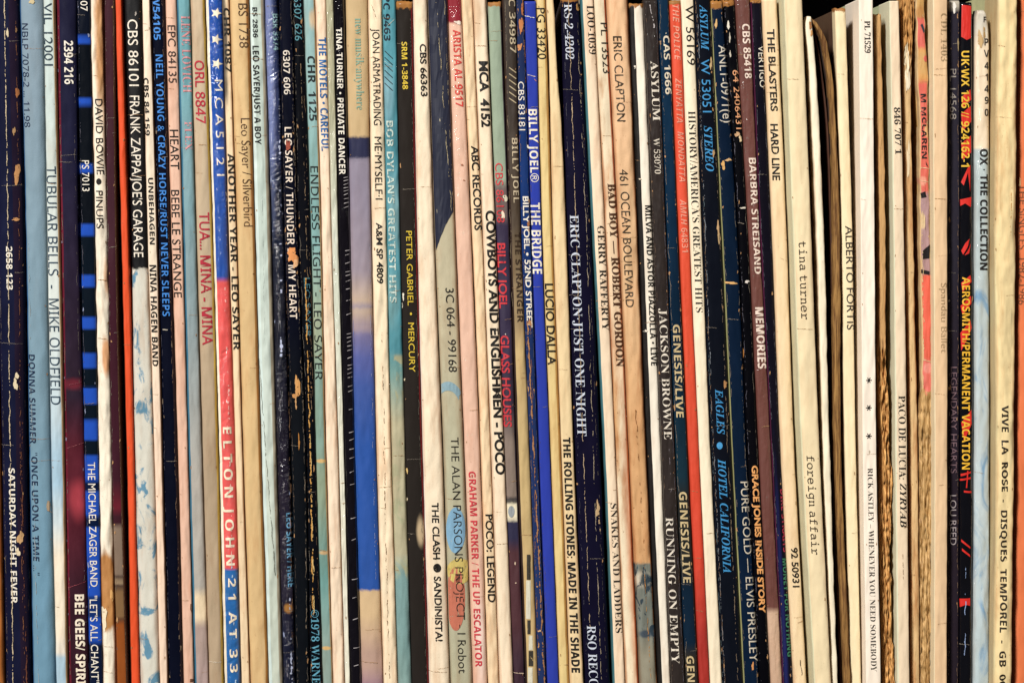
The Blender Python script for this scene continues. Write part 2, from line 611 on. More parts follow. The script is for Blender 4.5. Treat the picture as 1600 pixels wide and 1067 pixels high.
def wear_glint_mesh(R, parent, origin, cracks, chips, r):
    """cracked folds and chipped print as raw board, plus painted glints on film"""
    rnd = random.Random(R.seed * 13 + 1)
    groups = {}
    for cr in cracks:                       # (x_top, x_bottom | None, y0, y1, width px, colour, gaps 0..1)
        x0, x1, y0, y1, w, c, gap = cr
        bm = groups.setdefault(c, bmesh.new())
        if abs(x1 - x0) > (y1 - y0):          # a crease running across the fold
            x = x0
            sg = 1 if x1 > x0 else -1
            prev = None
            while (x1 - x) * sg > 0:
                q = (x - x0) / (x1 - x0)
                yy = y0 + (y1 - y0) * q + rnd.uniform(-.5, .5)
                ww = w * rnd.uniform(0.3, 1.3) if rnd.random() > gap * 0.6 else 0.1
                uc = min(1, max(0, (x - R.L(yy)) / (R.R(yy) - R.L(yy))))
                cur = (bm.verts.new((uc, yy - ww / 2, 0)), bm.verts.new((uc, yy + ww / 2, 0)))
                if prev:
                    bm.faces.new((prev[0], prev[1], cur[1], cur[0]))
                prev = cur
                x += sg * rnd.uniform(0.7, 1.8)
            continue
        y = y0
        prev = None
        ph = rnd.uniform(0, 100)
        u0 = (x0 - R.L(y0)) / (R.R(y0) - R.L(y0)); u1 = (x1 - R.L(y1)) / (R.R(y1) - R.L(y1))
        while y < y1:
            q = (y - y0) / (y1 - y0)
            g = MN.noise(Vector((ph, y / 31.0, 0))) * 0.55 + MN.noise(Vector((ph, y / 7.0, 3))) * 0.4 + MN.noise(Vector((ph, y / 2.4, 6))) * 0.5 + 0.55
            wpx = w * min(1.5, max(0.0, 0.22 + 1.25 * (g - gap) + rnd.uniform(-.15, .25))) if g > gap else 0
            W = R.R(y) - R.L(y)
            uc = u0 + (u1 - u0) * q + (MN.noise(Vector((ph + 9, y / 13.0, 1))) * 1.6 + rnd.uniform(-.35, .35)) / W
            cur = None
            if wpx > 0.15:
                cur = (bm.verts.new((uc - wpx / W / 2, y, 0)), bm.verts.new((uc + wpx / W / 2, y, 0)))
                if prev:
                    bm.faces.new((prev[0], prev[1], cur[1], cur[0]))
            prev = cur
            y += rnd.uniform(0.8, 1.9)
    for ch in chips:                        # (x, y, rx, ry, colour)
        x, y, rx, ry, c = ch
        bm = groups.setdefault(c, bmesh.new())
        vv = []
        for (px, py) in blob(x, y, rx, ry, rnd.random()):
            xl, w = R.L(py), R.R(py) - R.L(py)
            vv.append(bm.verts.new((min(1.0, max(0.0, (px - xl) / w)), py, 0)))
        bm.faces.new(vv)
    for c, bm in groups.items():
        if not bm.faces:
            bm.free()
            continue
        loose = [v for v in bm.verts if not v.link_faces]
        bmesh.ops.delete(bm, geom=loose, context='VERTS')
        flat_to_spine(R, bm, 'worn_patch', ink(c, 0.35, 0.8), parent, origin, 0.00017, True)

# ------------------------------------------------------------------ one record
GROUP = 'record sleeves filed upright in a row'
def setup(L, Rr, d, top, seed, **kw):
    R = Rec()
    R.L, R.R = poly(L), poly(Rr)
    R.d, R.top, R.seed = d, float(top), seed
    R.rad = kw.get('rad', 0.22) * 1.25 + 0.03; R.p = kw.get('p', 2.7)
    R.flat = 1.0; R.wob = kw.get('wob', 0.35); R.dent = kw.get('dent', 1.0); R.shred = kw.get('shred', 0); R.shred_rows = kw.get('shred_rows'); R.ripple = kw.get('ripple', 0)
    R.curl = kw.get('curl', 0); R.torn_top = kw.get('torn_top', 0); R.side = kw.get('side', 0.004)
    return R

recs = []
def rec(label, L, Rr, c, texts=(), top=-14, d=None, **kw):
    recs.append(dict(label=label, L=L, R=Rr, c=c, texts=list(texts), top=top, d=d, kw=kw))

def lum(c):
    h = c if isinstance(c, str) else max(c, key=lambda q: sum(lin(q[1])[:3]))[1]
    return sum(lin(h)[:3]) / 3

def build_record(i, q):
    kw = q['kw']
    seed = i + 11
    rnd = random.Random(seed)
    d = q['d'] if q['d'] is not None else 0.008 + rnd.uniform(-0.0005, 0.0005)
    R = setup(q['L'], q['R'], d, q['top'], seed, **kw)
    R.flat = 0.45 if kw.get('dark', lum(q['c']) < 0.16) and not kw.get('plastic') else 1.0
    k = S * (D + d) / D
    root = bpy.data.objects.new('record_sleeve', None)
    root.empty_display_size = 0.01
    a = surf(R, 0.5, CY - BOTTOM / k)
    root.location = (a.x, d + 0.15, BOTTOM)
    root['label'] = q['label']; root['category'] = 'record'; root['group'] = GROUP
    col.objects.link(root)
    O = Vector(root.location)
    r = dict(kw); r['c'] = q['c']; r['seed'] = seed; r['top'] = q['top']
    r['dark'] = kw.get('dark', lum(q['c']) < 0.16)
    sp = link_mesh('spine', spine_mesh(R, step=1.4 if R.ripple else 2.5 if R.shred else 4.0, NU=25 if R.shred or R.ripple else 15), spine_material('spine_print', r), root, O)
    cc = kw.get('cover')  # greenish covers carry the light on left faces in their colour
    if cc is None:
        cc = q['c'] if isinstance(q['c'], str) else q['c'][0][1]
    link_mesh('cover', cover_mesh(R), plain_material('cover_print', cc, seed=seed, rough=0.5, amount=0.12), root, O, smooth=False)
    # children of the spine share the record's base as their origin
    for tx in q['texts']:
        letter(R, sp, O, tx)
    for a in kw.get('art', []):
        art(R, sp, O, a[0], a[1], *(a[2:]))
    if 'stack' in kw:
        stack_letters(R, sp, O, kw['stack'][0], kw['stack'][1])
    chips = list(kw.get('chips', []))
    wc = kw.get('chipc', '#b58a5e' if r['dark'] else '#a57c52')
    nchip = kw.get('nchip', 12 if r['dark'] else 6)
    cracks = list(kw.get('cracks', []))
    top = max(2, q['top'] + 4)
    if kw.get('nchip', 1) != 0 and not kw.get('clean'):
        if r['dark']:                      # rubbed fold lines
            for e in (0.13, 0.87):
                if rnd.random() < 0.75:
                    a, b = R.L(top) + e * (R.R(top) - R.L(top)), R.L(1075) + e * (R.R(1075) - R.L(1075))
                    cracks.append((a, b, top, 1075, rnd.uniform(.45, .9), rnd.choice(('#6f6054', '#7d7468', '#8a6f58', '#5c5a66')), rnd.uniform(.42, .6)))
        for _ in range(rnd.randint(2, 5)): # hairline creases across the fold
            y = rnd.uniform(top, 1050)
            xl, xr = R.L(y), R.R(y)
            a, b = (xl + 0.5, xl + (xr - xl) * rnd.uniform(.3, .95)) if rnd.random() < .5 else (xr - 0.5, xr - (xr - xl) * rnd.uniform(.3, .95))
            cracks.append((a, b, y, y + rnd.uniform(0, 2), rnd.uniform(.4, .8), '#8f8578' if r['dark'] else '#b08a62', .3))
    for _ in range(nchip):
        y = rnd.uniform(max(5, R.top), 1060); e = rnd.random() < 0.5
        x = R.L(y) + rnd.uniform(1.5, 4) if e else R.R(y) - rnd.uniform(1.5, 4)
        sz = rnd.uniform(0.35, 1.1) * (1 if r['dark'] else 0.65)
        chips.append((x, y, sz, sz * rnd.uniform(1.2, 4.5), wc))
    wear_glint_mesh(R, sp, O, cracks, chips, r)
    return root

INK = '#1d1a18'; WHITE = '#efe8da'
# 0 sliver at the far left
rec('plain orange brown sleeve, a sliver at the bottom left corner of the photo', (-50, -44, -34, -28), (-18, -10, -2, 4.5), '#c27a3c', wear=0.3)
rec('thick dark navy and brown sleeve with cracked fold, leftmost with white lettering', (-15, -8, 0, 6), (28, 35.5, 38, 46), '#191c38',
    [('2658 123', 'b', 385, 453, 9.5, 19, WHITE, {'worn': .35}), ('SATURDAY NIGHT FEVER', 'b', 731, 942, 13.5, 23, WHITE, {'worn': .3})],
    er=(0.34, '#21182a'), mottle=.45, wear=.55, cracks=[(7, 21, -10, 1075, 1.5, '#cdbb9b', .28), (23, 38, 0, 1075, 1.2, '#8a5a3c', .5), (33, 41, 660, 1070, 1.6, '#7a4834', .45)],
    chips=[(26, 145, 3, 6, '#c07a48'), (22, 205, 2, 6, '#b08a60'), (26, 272, 4, 14, '#c9925e'), (25, 343, 6, 2, '#c9925e'), (24, 600, 3, 9, '#e0cfae'), (26, 587, 2.5, 5, '#e0cfae'), (32, 840, 4, 10, '#c9a070'), (28, 862, 3, 6, '#e8d6b4'), (12, 52, 1.5, 7, '#d8c8a8')], nchip=14, rad=.3)
rec('wide light blue sleeve with navy lettering, second volume from the left', (29, 38, 43, 49), (67, 72, 78, 85.5), [(0, '#8095a4'), (330, '#7593a4', 500), (760, '#6890a8', 300)],
    [('NBLP 7078-2 ... 11.98', 's', 37, 199, 33, 43, '#16284a', {'worn': .3}), ('DONNA SUMMER', 'bt', 554, 693, 44, 54, '#152848'), ('"ONCE UPON A TIME ..."', 'bt', 707, 898, 48, 58, '#152848')],
    dark=False, dirt=.15, mottle=.10, wear=.2, rad=.3, el=(0.08, '#2c5a8c'), cracks=[(44, 60, 380, 1070, 0.9, '#a8aeb0', .45)], chips=[(76, 792, 3.5, 8, '#b09a80'), (50, 2, 5, 4, '#c8b890')])
rec('slim pale blue and white sleeve with thin grey title beside the wide light blue one', (67.5, 73, 79, 87), (84.5, 92, 98.5, 104), [(0, '#c3d2cf'), (290, '#d4dcd8', 300), (560, '#bccfd8', 160), (700, '#a4c6dc', 110), (770, '#c5d3d8', 90), (840, '#eee2cc', 60), (1005, '#e4ddcf', 30), (1016, '#a9c6d8', 20)],
    [('VIL 12001', 'g', 5, 103, 67.5, 80.5, '#2c3f4c', {'worn': .4}), ('TUBULAR BELLS  -  MIKE OLDFIELD', 's', 260, 632, 72.5, 87, '#33485a', {'worn': .25})], dirt=.25, er=(.1, '#d9b98a'), mottle=.06)
rec('broad plum sleeve scuffed silver, cream lettering at its foot', (87, 93.5, 99.5, 105), (119.5, 122, 131, 138.5), [(0, '#22223c'), (420, '#362838', 400), (640, '#5c2430', 120), (860, '#3a1f2a', 120)],
    [('2394 216', 'b', 64, 132, 100, 114, WHITE), ('BEE GEES/ SPIRITS', 'B', 928, 1090, 117, 131, '#f3e6d0')],
    el=(.17, '#64202f'), mottle=.5, wear=.75, wc='#73739a', spots=[(780, 26, .7, .45, '#a8404a', .6, .7), (600, 8, .6, .6, '#7a2a36', .6, .7)], chipc='#7d6a80', cracks=[(130, 104, 692, 700, .8, '#a05a60', .3), (132, 108, 596, 601, .7, '#8a4450', .3), (106, 134, 918, 908, .9, '#a04a55', .3)], nchip=10)
rec('midnight sleeve with a ladder of bright blue blocks', (120, 125.5, 131, 139), (140.5, 146.5, 152.5, 159.5),
    [(0, '#0c1220'), (57, '#2450b8'), (69, '#0b1018'), (153, '#2450b8'), (165, '#0b1018'), (256, '#2450b8'), (270, '#0b1018'), (351, '#2450b8'), (367, '#0b1520'), (431, '#2450b8'), (449, '#0b1520'), (496, '#2450b8'), (513, '#0b1520'), (553, '#2450b8'), (574, '#0b1520'), (606, '#2450b8'), (630, '#0b1520'), (657, '#2450b8'), (688, '#0b1520'), (712, '#2450b8'), (751, '#0b1838'), (768, '#2450b8'), (807, '#0b1838'), (822, '#2450b8'), (931, '#14306c'), (963, '#2450b8'), (1004, '#101a34')],
    [('07', 'g', 2, 18, 126, 136.5, WHITE), ('PS 7013', 'g', 251, 299, 128, 139, WHITE), ('THE MICHAEL ZAGER BAND', 'g', 722, 916, 137, 148.5, WHITE), ('"LET\'S ALL CHANT"', 'g', 930, 1066, 140, 151.5, WHITE)], jag=.4, kd=.78, dark=True, mottle=.12, wear=.25, rad=.15, chipc='#8a93b0')
rec('white sleeve browned along its fold with a torn strip near the foot', (141, 147.5, 153, 159.5), (159.5, 167, 173.5, 180), '#f4ead6',
    [('DAVID BOWIE', 'g', 155, 273, 148.5, 159.5, INK, {'worn': .35}), ('PINUPS', 'g', 298, 357, 150, 160, INK)],
    art=[([ell(154, 284, 4.3, 5)], INK)], spots=[(60, 120, .85, .5, '#c98a45', .5, .85), (556, 30, .75, .35, '#c9823a', .35, .8), (925, 62, .45, .9, '#b47a3a', .10, .95), (430, 30, .95, .25, '#c9823a', .5, .6)],
    dent=2.2, dirt=.7, wob=.8, cracks=[(153, 168, 437, 438, 1, '#b08050', .1)], chips=[(163, 965, 5, 16, '#f1e0c0'), (176, 930, 3, 9, '#d9a868')], rad=.3, bump=1.5)
rec('narrow dark maroon sleeve fading to grey and rust at the bottom', (163, 167.5, 173.5, 182), (179, 182, 189.5, 199), [(0, '#4a2a34'), (420, '#43202c', 100), (770, '#6a2430', 40), (800, '#3d1e28', 12), (821, '#8c7868', 5), (900, '#4c3a34', 3), (905, '#a48c70', 3), (914, '#55423a', 3), (920, '#8a6a48', 10), (966, '#5c3c2c', 3), (971, '#9a5326', 8)], dark=True, mottle=.25, er=(.18, '#4c3528'), wear=.4)
rec('thin plain bright orange sleeve', (180, 188.5, 197, 203.5), (190, 199.5, 208.5, 217), '#dd5026', dirt=.15, mottle=.08, el=(.12, '#7a2e18'), rad=.3, bump=.7)
rec('black sleeve turning into blue veined white marble below a torn edge', (194, 204, 209, 217), (221, 229, 240, 248.5), [(0, '#040409'), (420, '#d2d0c4', 2)],
    [('CBS 86101', 'g', 31, 135, 199, 214.5, '#f2e8d8'), ('FRANK ZAPPA/JOE\'S GARAGE', 'g', 150, 402, 202.5, 217.5, '#f2e8d8')],
    dark=False, jag=7, marble=('#5f8ca6', 424, 30, .52, .62, 1200), mottle=.08, dirt=.4, wear=.15, chips=[(201, 283, 1.5, 3, '#d8c8b0'), (212, 22, 1.5, 3, '#a09890'), (206, 424, 4, 5, '#e2ddd0')], rad=.25)
rec('slim cream sleeve with black capitals running off its left fold, right of the marbled one', (222.5, 230, 240.5, 249), (235, 245, 252.5, 261), '#f0dfc8',
    [('CBS 84 159', 'b', 122, 212, 224.5, 231.5, INK, {'worn': .3}), ('UNBEHAGEN', 'b', 278, 382, 231.5, 239, INK, {'worn': .4}), ('NINA HAGEN BAND', 'b', 414, 572, 233.5, 243.5, INK)], er=(.1, '#6a4a34'), dirt=.5, spots=[(900, 300, .5, 1, '#f2cdb4', .9, .6)], rad=.2)
rec('black sleeve with bright blue capitals', (236, 246, 253.5, 262), (257, 265.5, 276, 285), '#0c1022',
    [('W54105', 'b', -8, 63, 238.5, 249, '#3f86d8'), ('NEIL YOUNG & CRAZY HORSE/RUST NEVER SLEEPS', 'bt', 86, 494, 243, 254, '#3f86d8')], wear=.3, er=(.15, '#2a2024'), chipc='#7a6a58', chips=[(258, 515, 4, .8, '#c0b8a8')])
rec('salmon pink sleeve with thin black capitals', (258.5, 267, 277.5, 286), (276, 284.5, 293, 302), '#e2b9a2',
    [('EPC 84135', 'g', 40, 130, 261.5, 273.5, '#3a2a26'), ('HEART', 'g', 203, 265, 265, 278, INK), ('BEBE LE STRANGE', 'g', 297, 465, 267, 279.5, INK)], dirt=.5, mottle=.1, rad=.2, chips=[(299, 950, 1.6, 6, '#9a6a48'), (300, 1062, 4, 2, '#6a4028')])
rec('teal to grey sleeve with faded pink serif lettering', (276.5, 285.5, 294, 303), (296.5, 305, 314.5, 325), [(0, '#6aa0aa'), (190, '#7c9fa8', 160), (420, '#8d9ca0', 200), (640, '#a9a49c', 240), (925, '#e3cfae', 14), (972, '#a8948c', 14), (1030, '#b09a96', 40)],
    [('LENE LOVICH', 'r', 25, 145, 283, 296, '#d8969a', {'worn': .4}), ('FLEX', 'r', 190, 235, 288.5, 299, '#d8969a', {'worn': .4})], el=(.16, '#3a6f8a'), dark=False, dirt=.2, mottle=.2, bump=1.5)
rec('taupe sleeve with crimson capitals', (298, 306.5, 316, 325.5), (319, 330.5, 339.5, 347.5), [(0, '#c2ae92'), (500, '#b09b80', 400)],
    [('ORL 8847', 'sm', 95, 193, 304, 318, '#b8283c', {'worn': .3}), ('TUA... MINA - MINA', 'sm', 332, 539, 311, 326.5, '#b02a3c')], er=(.09, '#d8b84c'), dirt=.35, rad=.18, cracks=[(326, 346, 1033, 1034, 1, '#e0d4c0', .1)])
rec('shrink wrapped sleeve banded blue, red and blue with white stars', (320.5, 331, 340.5, 348.5), (347.5, 354.5, 366.5, 374.5), [(0, '#2250a8'), (437, '#e05a58'), (890, '#2a68ac')],
    [('M C A 5 1 2 1', 'g', 125, 275, 335.5, 347, WHITE), ('E L T O N  J O H N', 'b', 667, 883, 348, 361, '#f4e6cc'), ('2 1  A T  3 3', 'b', 903, 1050, 356.5, 368, '#f4e6cc')],
    art=[([star(337.5, 21, 9, 0), star(338, 62, 9, 0), star(339, 100, 9, 0)], '#f0e6d0')], el=(.21, '#f2ead8'), jag=.4, kd=.86, plastic=.5, ripple=1.0, rad=.3, p=2.2, dark=True, mottle=.12, wear=.25, wc='#cfd6e6', nchip=0,
    cracks=[(338, 349, 285, 440, 1.6, '#c8d6ee', .7), (351, 358, 440, 680, 4, '#f0b0a8', .62), (362, 368, 880, 1070, 3, '#b8d2ea', .66), (352, 355, 300, 430, 1.6, '#c8d6ee', .68), (356, 362, 560, 880, 3, '#f4c0b6', .66)])  # pale broken lines here are painted glints of the shrink wrap
rec('very slim cream sleeve with bold black title spilling over its left fold', (347.5, 357, 367.5, 376.5), (358, 368.5, 378, 389), '#ecd3ae',
    [('CHR 1087', 'b', 13, 113, 349, 358, INK, {'worn': .3}), ('ANOTHER YEAR - LEO SAYER', 'b', 240, 547, 355.5, 365.5, INK, {'worn': .2})], dirt=.6, mottle=.1, spots=[(60, 100, .15, .5, '#2c2622', .4, .9)])
rec('wide tan sleeve with fine dark brown lettering', (358.5, 369.5, 379, 390), (388.5, 397, 407, 418), '#d6b684',
    [('BS 1738', 'gt', 6, 75, 372, 386, '#5a4028', {'worn': .35}), ('Leo Sayer / Silverbird', 'gt', 185, 354, 376, 390, '#5a4028')], dirt=.45, mottle=.1, rad=.26, p=3, er=(.12, '#b8803e'), chips=[(396, 428, 1.5, .8, '#8a5a30')])
rec('pale sage sleeve in creased plastic with bold black lettering at the top', (390, 398.5, 408, 419), (412.5, 422, 431, 440.5), [(0, '#b9c8c0'), (440, '#c8d4cc', 300), (800, '#c2cbbe', 300)],
    [('BS 2836', 'b', 12, 59, 394, 401.5, '#22262a', {'worn': .45}), ('LEO SAYER/JUST A BOY', 'b', 72, 226, 394.5, 404, '#1e2022', {'worn': .4})], dirt=.1, dent=2.0, rough=.42, mottle=.1, bump=.7, el=(.24, '#cfe0dc'), er=(.2, '#a29a86'), cracks=[(404, 430, 560, 900, 1.0, '#8f9488', .2), (409, 414, 300, 560, .7, '#dfeae4', .4)])  # edge colours paint a left highlight and a darker right side
rec('navy sleeve in glossy crinkled foil wrap with small light blue title at its foot', (413, 423, 431, 441), (435, 443.5, 453, 461), [(0, '#2e3a66'), (250, '#1c2338', 60), (430, '#1e2030', 120), (640, '#241f30', 160), (960, '#1d2138', 100)],
    [('BSK 3374', 'b', 22, 79, 426, 434.5, '#8fb4ba', {'worn': .4}), ('LEO SAYER / HERE', 'b', 801, 917, 447, 456, '#6fa8cc', {'worn': .3})],
    dark=True, plastic=.6, ripple=1.5, rough=.3, wear=.45, wc='#7f86b0', spots=[(40, 230, .2, .35, '#8f9cd0', .6, .7), (950, 7, .6, .3, '#b07a3a', .4, .8)], cracks=[(437, 440, 240, 600, 5, '#b9c0dc', .66), (452, 456, 900, 1070, 4, '#aab2cc', .7), (436, 437, 80, 250, 4, '#cdd4ee', .6)], chipc='#9aa4c4', rad=.4, p=2.2)  # pale bluish streaks painted in for glints on the foil
rec('black battered sleeve with cream title and an orange torn patch', (435.5, 443.5, 454, 462), (457.5, 465, 478, 483), [(0, '#0d1020'), (560, '#12161c', 100)],
    [('6307 606', 'bt', 79, 148, 442, 452.5, '#e8ddd0'), ('LEO SAYER / THUNDER IN MY HEART', 'bt', 199, 498, 444.5, 455.5, '#ecdccc', {'worn': .35})],
    chips=[(457, 399, 8, 11, '#e0955a'), (462, 410, 3, 10, '#e8b88a'), (465, 604, 3.2, 17, '#d29a5c'), (461, 618, 4, 4, '#c08850'), (471, 262, 3, 3, '#b8906a'), (450, 228, 3, 9, '#9a4a3a'), (467, 690, 1.2, 11, '#b07838')],
    cracks=[(456, 480, 0, 1075, 1.1, '#8a7a68', .55), (447, 456, 440, 1000, 1, '#7a5a40', .5), (461, 463, 590, 640, 2.5, '#c89a68', .4)], nchip=16, wear=.5, cover='#141418')
rec('black sleeve split along its fold with faded teal lettering', (458, 465.5, 478.5, 483.5), (474, 485, 492.5, 503), '#0d0f16',
    [('6307 626', 'g', -4, 64, 459.5, 470, '#4f8a96', {'worn': .45}), ('LEO SAYER', 'g', 434, 527, 475, 484, '#3a6a74', {'worn': .5}), ('\u00a91978 WARNER BROS', 'r', 952, 1130, 486, 497, '#5fa0b8', {'worn': .35})],
    cracks=[(477, 489, 420, 960, 2.6, '#c9964e', .36), (470, 487, 100, 640, 1.2, '#8a7358', .5), (484, 491, 640, 960, 1.6, '#e0c080', .5)], nchip=16, wear=.55, chips=[(480, 905, 3, 1, '#b0a090')])
rec('sea green sleeve with wide spaced black capitals', (474.5, 485.5, 493, 503.5), (492.5, 501.5, 508.5, 519), [(0, '#8fb2b2'), (200, '#7fa9a8', 200), (440, '#9aa890', 120), (560, '#7f9c90', 60), (720, '#8c9c84', 60), (830, '#6e9c98', 120), (960, '#8aa098', 100)],
    [('CHR  1125', 'b', 88, 189, 480, 491.5, '#1a2426', {'worn': .3}), ('ENDLESS FLIGHT - LEO SAYER', 's', 260, 593, 484.5, 496.5, '#141c1e', {'worn': .2})], dirt=.35, dark=False, er=(.12, '#b09a70'), spots=[(30, 14, .75, .3, '#d8b890', .5, .8), (720, 3, .5, .5, '#d8b070', .3, .9), (863, 3, .5, .5, '#d0b080', .4, .9), (1012, 3, .5, .5, '#d8b070', .3, .9)])
rec('cream sleeve with bold blue capitals', (493, 502, 509.5, 519.5), (509.5, 517.5, 527.5, 537.5), '#f2dcc2',
    [('THE MOTELS \u2022 CAREFUL', 'b', 59, 236, 497.5, 509, '#2a68a8')], dirt=.5, dent=1.6, mottle=.06)
rec('thin pale grey green sleeve pressed against the glossy black one', (510, 518, 529, 538.5), (521, 528, 537, 546), [(0, '#b4b294'), (260, '#cdd2c2', 200), (600, '#e4e2d0', 200)], dirt=.3, dent=1.6, plastic=.3, rad=.15)
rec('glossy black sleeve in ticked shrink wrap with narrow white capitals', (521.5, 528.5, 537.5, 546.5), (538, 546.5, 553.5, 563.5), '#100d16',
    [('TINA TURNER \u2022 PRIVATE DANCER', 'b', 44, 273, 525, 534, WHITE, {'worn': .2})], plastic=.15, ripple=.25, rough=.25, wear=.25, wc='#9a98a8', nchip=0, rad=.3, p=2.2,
    art=[([bar(530 + y * .021 + 1, y, 536 + y * .021 + 1 + (i * 7 % 5), y - 1.2 - (i % 3) * .7, .8 + .25 * (i % 2)) for i, y in enumerate([278, 283, 289, 294, 299, 305, 311, 318, 325, 392, 399, 412, 425, 431, 440, 452, 470, 492, 522, 528, 535, 541, 548, 560, 571, 577, 584, 590, 604, 612, 640, 676, 688, 702, 716, 738, 757, 810, 844, 905, 934, 968, 1012, 1040])], '#b8b2b4', 'worn_patch', .45)])  # pale ticks painted for glints on the creased film
rec('wide sleeve, beige at the top, then grey violet, then deep blue', (540, 547, 553.5, 564), (574.5, 579.5, 587.5, 597.5),
    [(0, '#c4a97e'), (215, '#222546', 1), (249, '#8c8496', 1), (400, '#988c98', 160), (455, '#bba592', 60), (492, '#9d8c94', 44), (515, '#757098', 16), (545, '#515c9c', 44), (585, '#385298', 50), (650, '#2450a0', 90), (922, '#cfb28a', 3), (990, '#b8998a', 60), (1060, '#907088', 40)],
    [('new musik\u00b7anywhere', 'r', 29, 172, 554.5, 567, '#84a692', {'worn': .2})], dark=False, dirt=.15, jag=3.5, rad=.16, cracks=[(577, 588, 380, 920, .6, '#a8b0cc', .5), (552, 562, 500, 900, .6, '#5a78b8', .55)], mottle=.1, bump=.6)
rec('cream sleeve with black capitals down its upper half and a cracked lower fold', (575, 580.5, 588, 598), (597, 603.5, 611, 620.5), '#f2dfc0',
    [('JOAN ARMATRADING', 'g', 45, 196, 581.5, 592.5, INK), ('ME\u00b7MYSELF\u00b7I', 'g', 214, 312, 585, 595.5, INK), ('A&M SP 4809', 'gb', 348, 443, 587.5, 597, INK)], dirt=.5, dent=1.8, cracks=[(597, 608, 500, 1060, .9, '#8a6a48', .5), (581, 589, 8, 30, .8, '#7a5a40', .3)])
rec('teal sleeve with off white capitals and cloudy cream lower part', (597.5, 604, 611.5, 621), (618.5, 624.5, 632.5, 642), [(0, '#4f93a2'), (300, '#4d8e9c', 200), (560, '#6e9a98', 30), (620, '#b5ae90', 80), (880, '#7b9d9c', 30), (1040, '#7f9c98', 60)],
    [('PC 9463', 'b', -6, 64, 598.5, 608.5, '#152634', {'worn': .4}), ('BOB DYLAN\'S GREATEST HITS', 'b', 189, 473, 603.5, 614, '#c6d8d0', {'worn': .5})],
    art=[([bar(601 + (i % 1), 80 + i * 10, 613.5, 92 + i * 10, 1.3) for i in range(6)], '#16262e')], marble=('#a7a888', 555, 30, .5, .62, 900), dark=False, dirt=.2, dent=1.5, jag=7, nchip=3, spots=[(150, 40, .3, .4, '#8fb4c0', .8, .6), (330, 50, .7, .4, '#86a8ac', .8, .6), (470, 40, .3, .5, '#7fa8aa', .8, .6)], cracks=[(617, 602, 30, 44, .8, '#d8d0b8', .2), (600, 612, 96, 104, .6, '#c8d4d0', .2)], mottle=.24)
rec('charcoal sleeve with yellow lettering and a red right edge', (619, 625, 633, 642.5), (644.5, 651, 659.5, 669), '#2f2a27',
    [('SRM 1-3848', 'b', 66, 140, 627.5, 636, '#dfc23e'), ('PETER GABRIEL  \u2022  MERCURY', 'g', 361, 581, 634.5, 643.5, '#dfc23e', {'worn': .1})], er=(.08, '#7a1620'), top=2, topwear=11, curl=5, torn_top=2.5, mottle=.15, rad=.18,
    spots=[(830, 20, .78, .2, '#d6bd98', .6, .9)], chips=[(630, 463, 1.6, 5, '#e4dcc8'), (628, 478, 1.3, 4, '#e4dcc8'), (636, 735, 1.5, 4, '#d8b878'), (636, 780, 1.2, 2, '#d8c8a8'), (632, 593, 1, 2, '#d8c8a8')], nchip=5)
rec('broad cream sleeve with bold black lettering at both ends', (645.5, 651.5, 660, 669.5), (667.5, 677.5, 690.5, 701.5), '#f0dfc4',
    [('CBS 66363', 'gb', 69, 151, 656, 665.5, INK), ('THE CLASH \u25cf SANDINISTA!', 'gb', 785, 1001, 674.5, 685, INK, {'n': 'title_lettering'})], dirt=.5, dent=1.4, rad=.2, el=(.06, '#fff4e8'), mottle=.08, bump=1.3)
rec('sleeve dark navy above a diagonal, grey sage below with coloured discs', (668.5, 678.5, 692, 702.5), (700, 711, 724.5, 737.5), [(0, '#bdb498'), (600, '#b3b096', 200)],
    [('3C 064 - 99168', 'g', 450, 581, 696, 708.5, INK), ('THE ALAN PARSONS PROJECT - I Robot', 'gt', 683, 1051, 704, 716, '#26221e')],
    art=[([[(668, -14), (700, -14), (703, 60), (706, 180), (710, 330), (704, 338), (696, 352), (688, 372), (681, 392), (679, 360), (674, 200)]], '#23273a', 'printed_mark', .1),
         ([ell(700, 640, 26, 44, 30, 150, 330) + ell(700, 640, 19, 30, 30, 330, 150)], '#8aa8b4', 'printed_mark', .3),
         ([ell(712, 828, 15, 36)], '#7fa9c6', 'printed_mark', .2), ([ell(718, 892, 20, 20)], '#cdb86c', 'printed_mark', .35), ([ell(712, 935, 15, 50)], '#c0705a', 'printed_mark', .42)],
    dirt=.45, mottle=.14, cracks=[(681, 707, 0, 340, .8, '#c8b890', .42), (694, 709, 0, 335, .7, '#b8a880', .5)], spots=[(150, 90, .35, .3, '#2f5a78', .9, .0)], cover='#3a3c48')
rec('rose pink sleeve with red capitals and a dark red taped top', (700.5, 712, 725.5, 738), (721.5, 735.5, 749.5, 760.5), [(-60, '#8c1c2c'), (35, '#e6bda6', 2)],
    [('ARISTA AL 9517', 'b', 47, 167, 707.5, 719, '#d2443c'), ('GRAHAM PARKER / THE UP ESCALATOR', 'b', 736, 1041, 732, 743, '#cc3c48')], dark=False, jag=4, dirt=.35, mottle=.08, plastic=.25, cover='#e0b8a0', chips=[(717, 36, 6, 3, '#f0e0d0'), (722, 258, 2.5, 1.5, '#a06a50'), (725, 282, 1.5, 1, '#a06a50')], rad=.2, spots=[(1000, 60, .6, .3, '#f6e4dc', .8, .6)])
rec('slim cream sleeve with widely spread black capitals, right of the rose pink one', (721.5, 737, 750.5, 761), (739.5, 753.5, 766.5, 779), '#edd2ac',
    [('ABC RECORDS', 'gb', 228, 360, 736, 748, INK), ('POCO: LEGEND', 'gb', 803, 940, 758.5, 769.5, INK)], dirt=.6, dent=1.8, rad=.3, p=2.8)
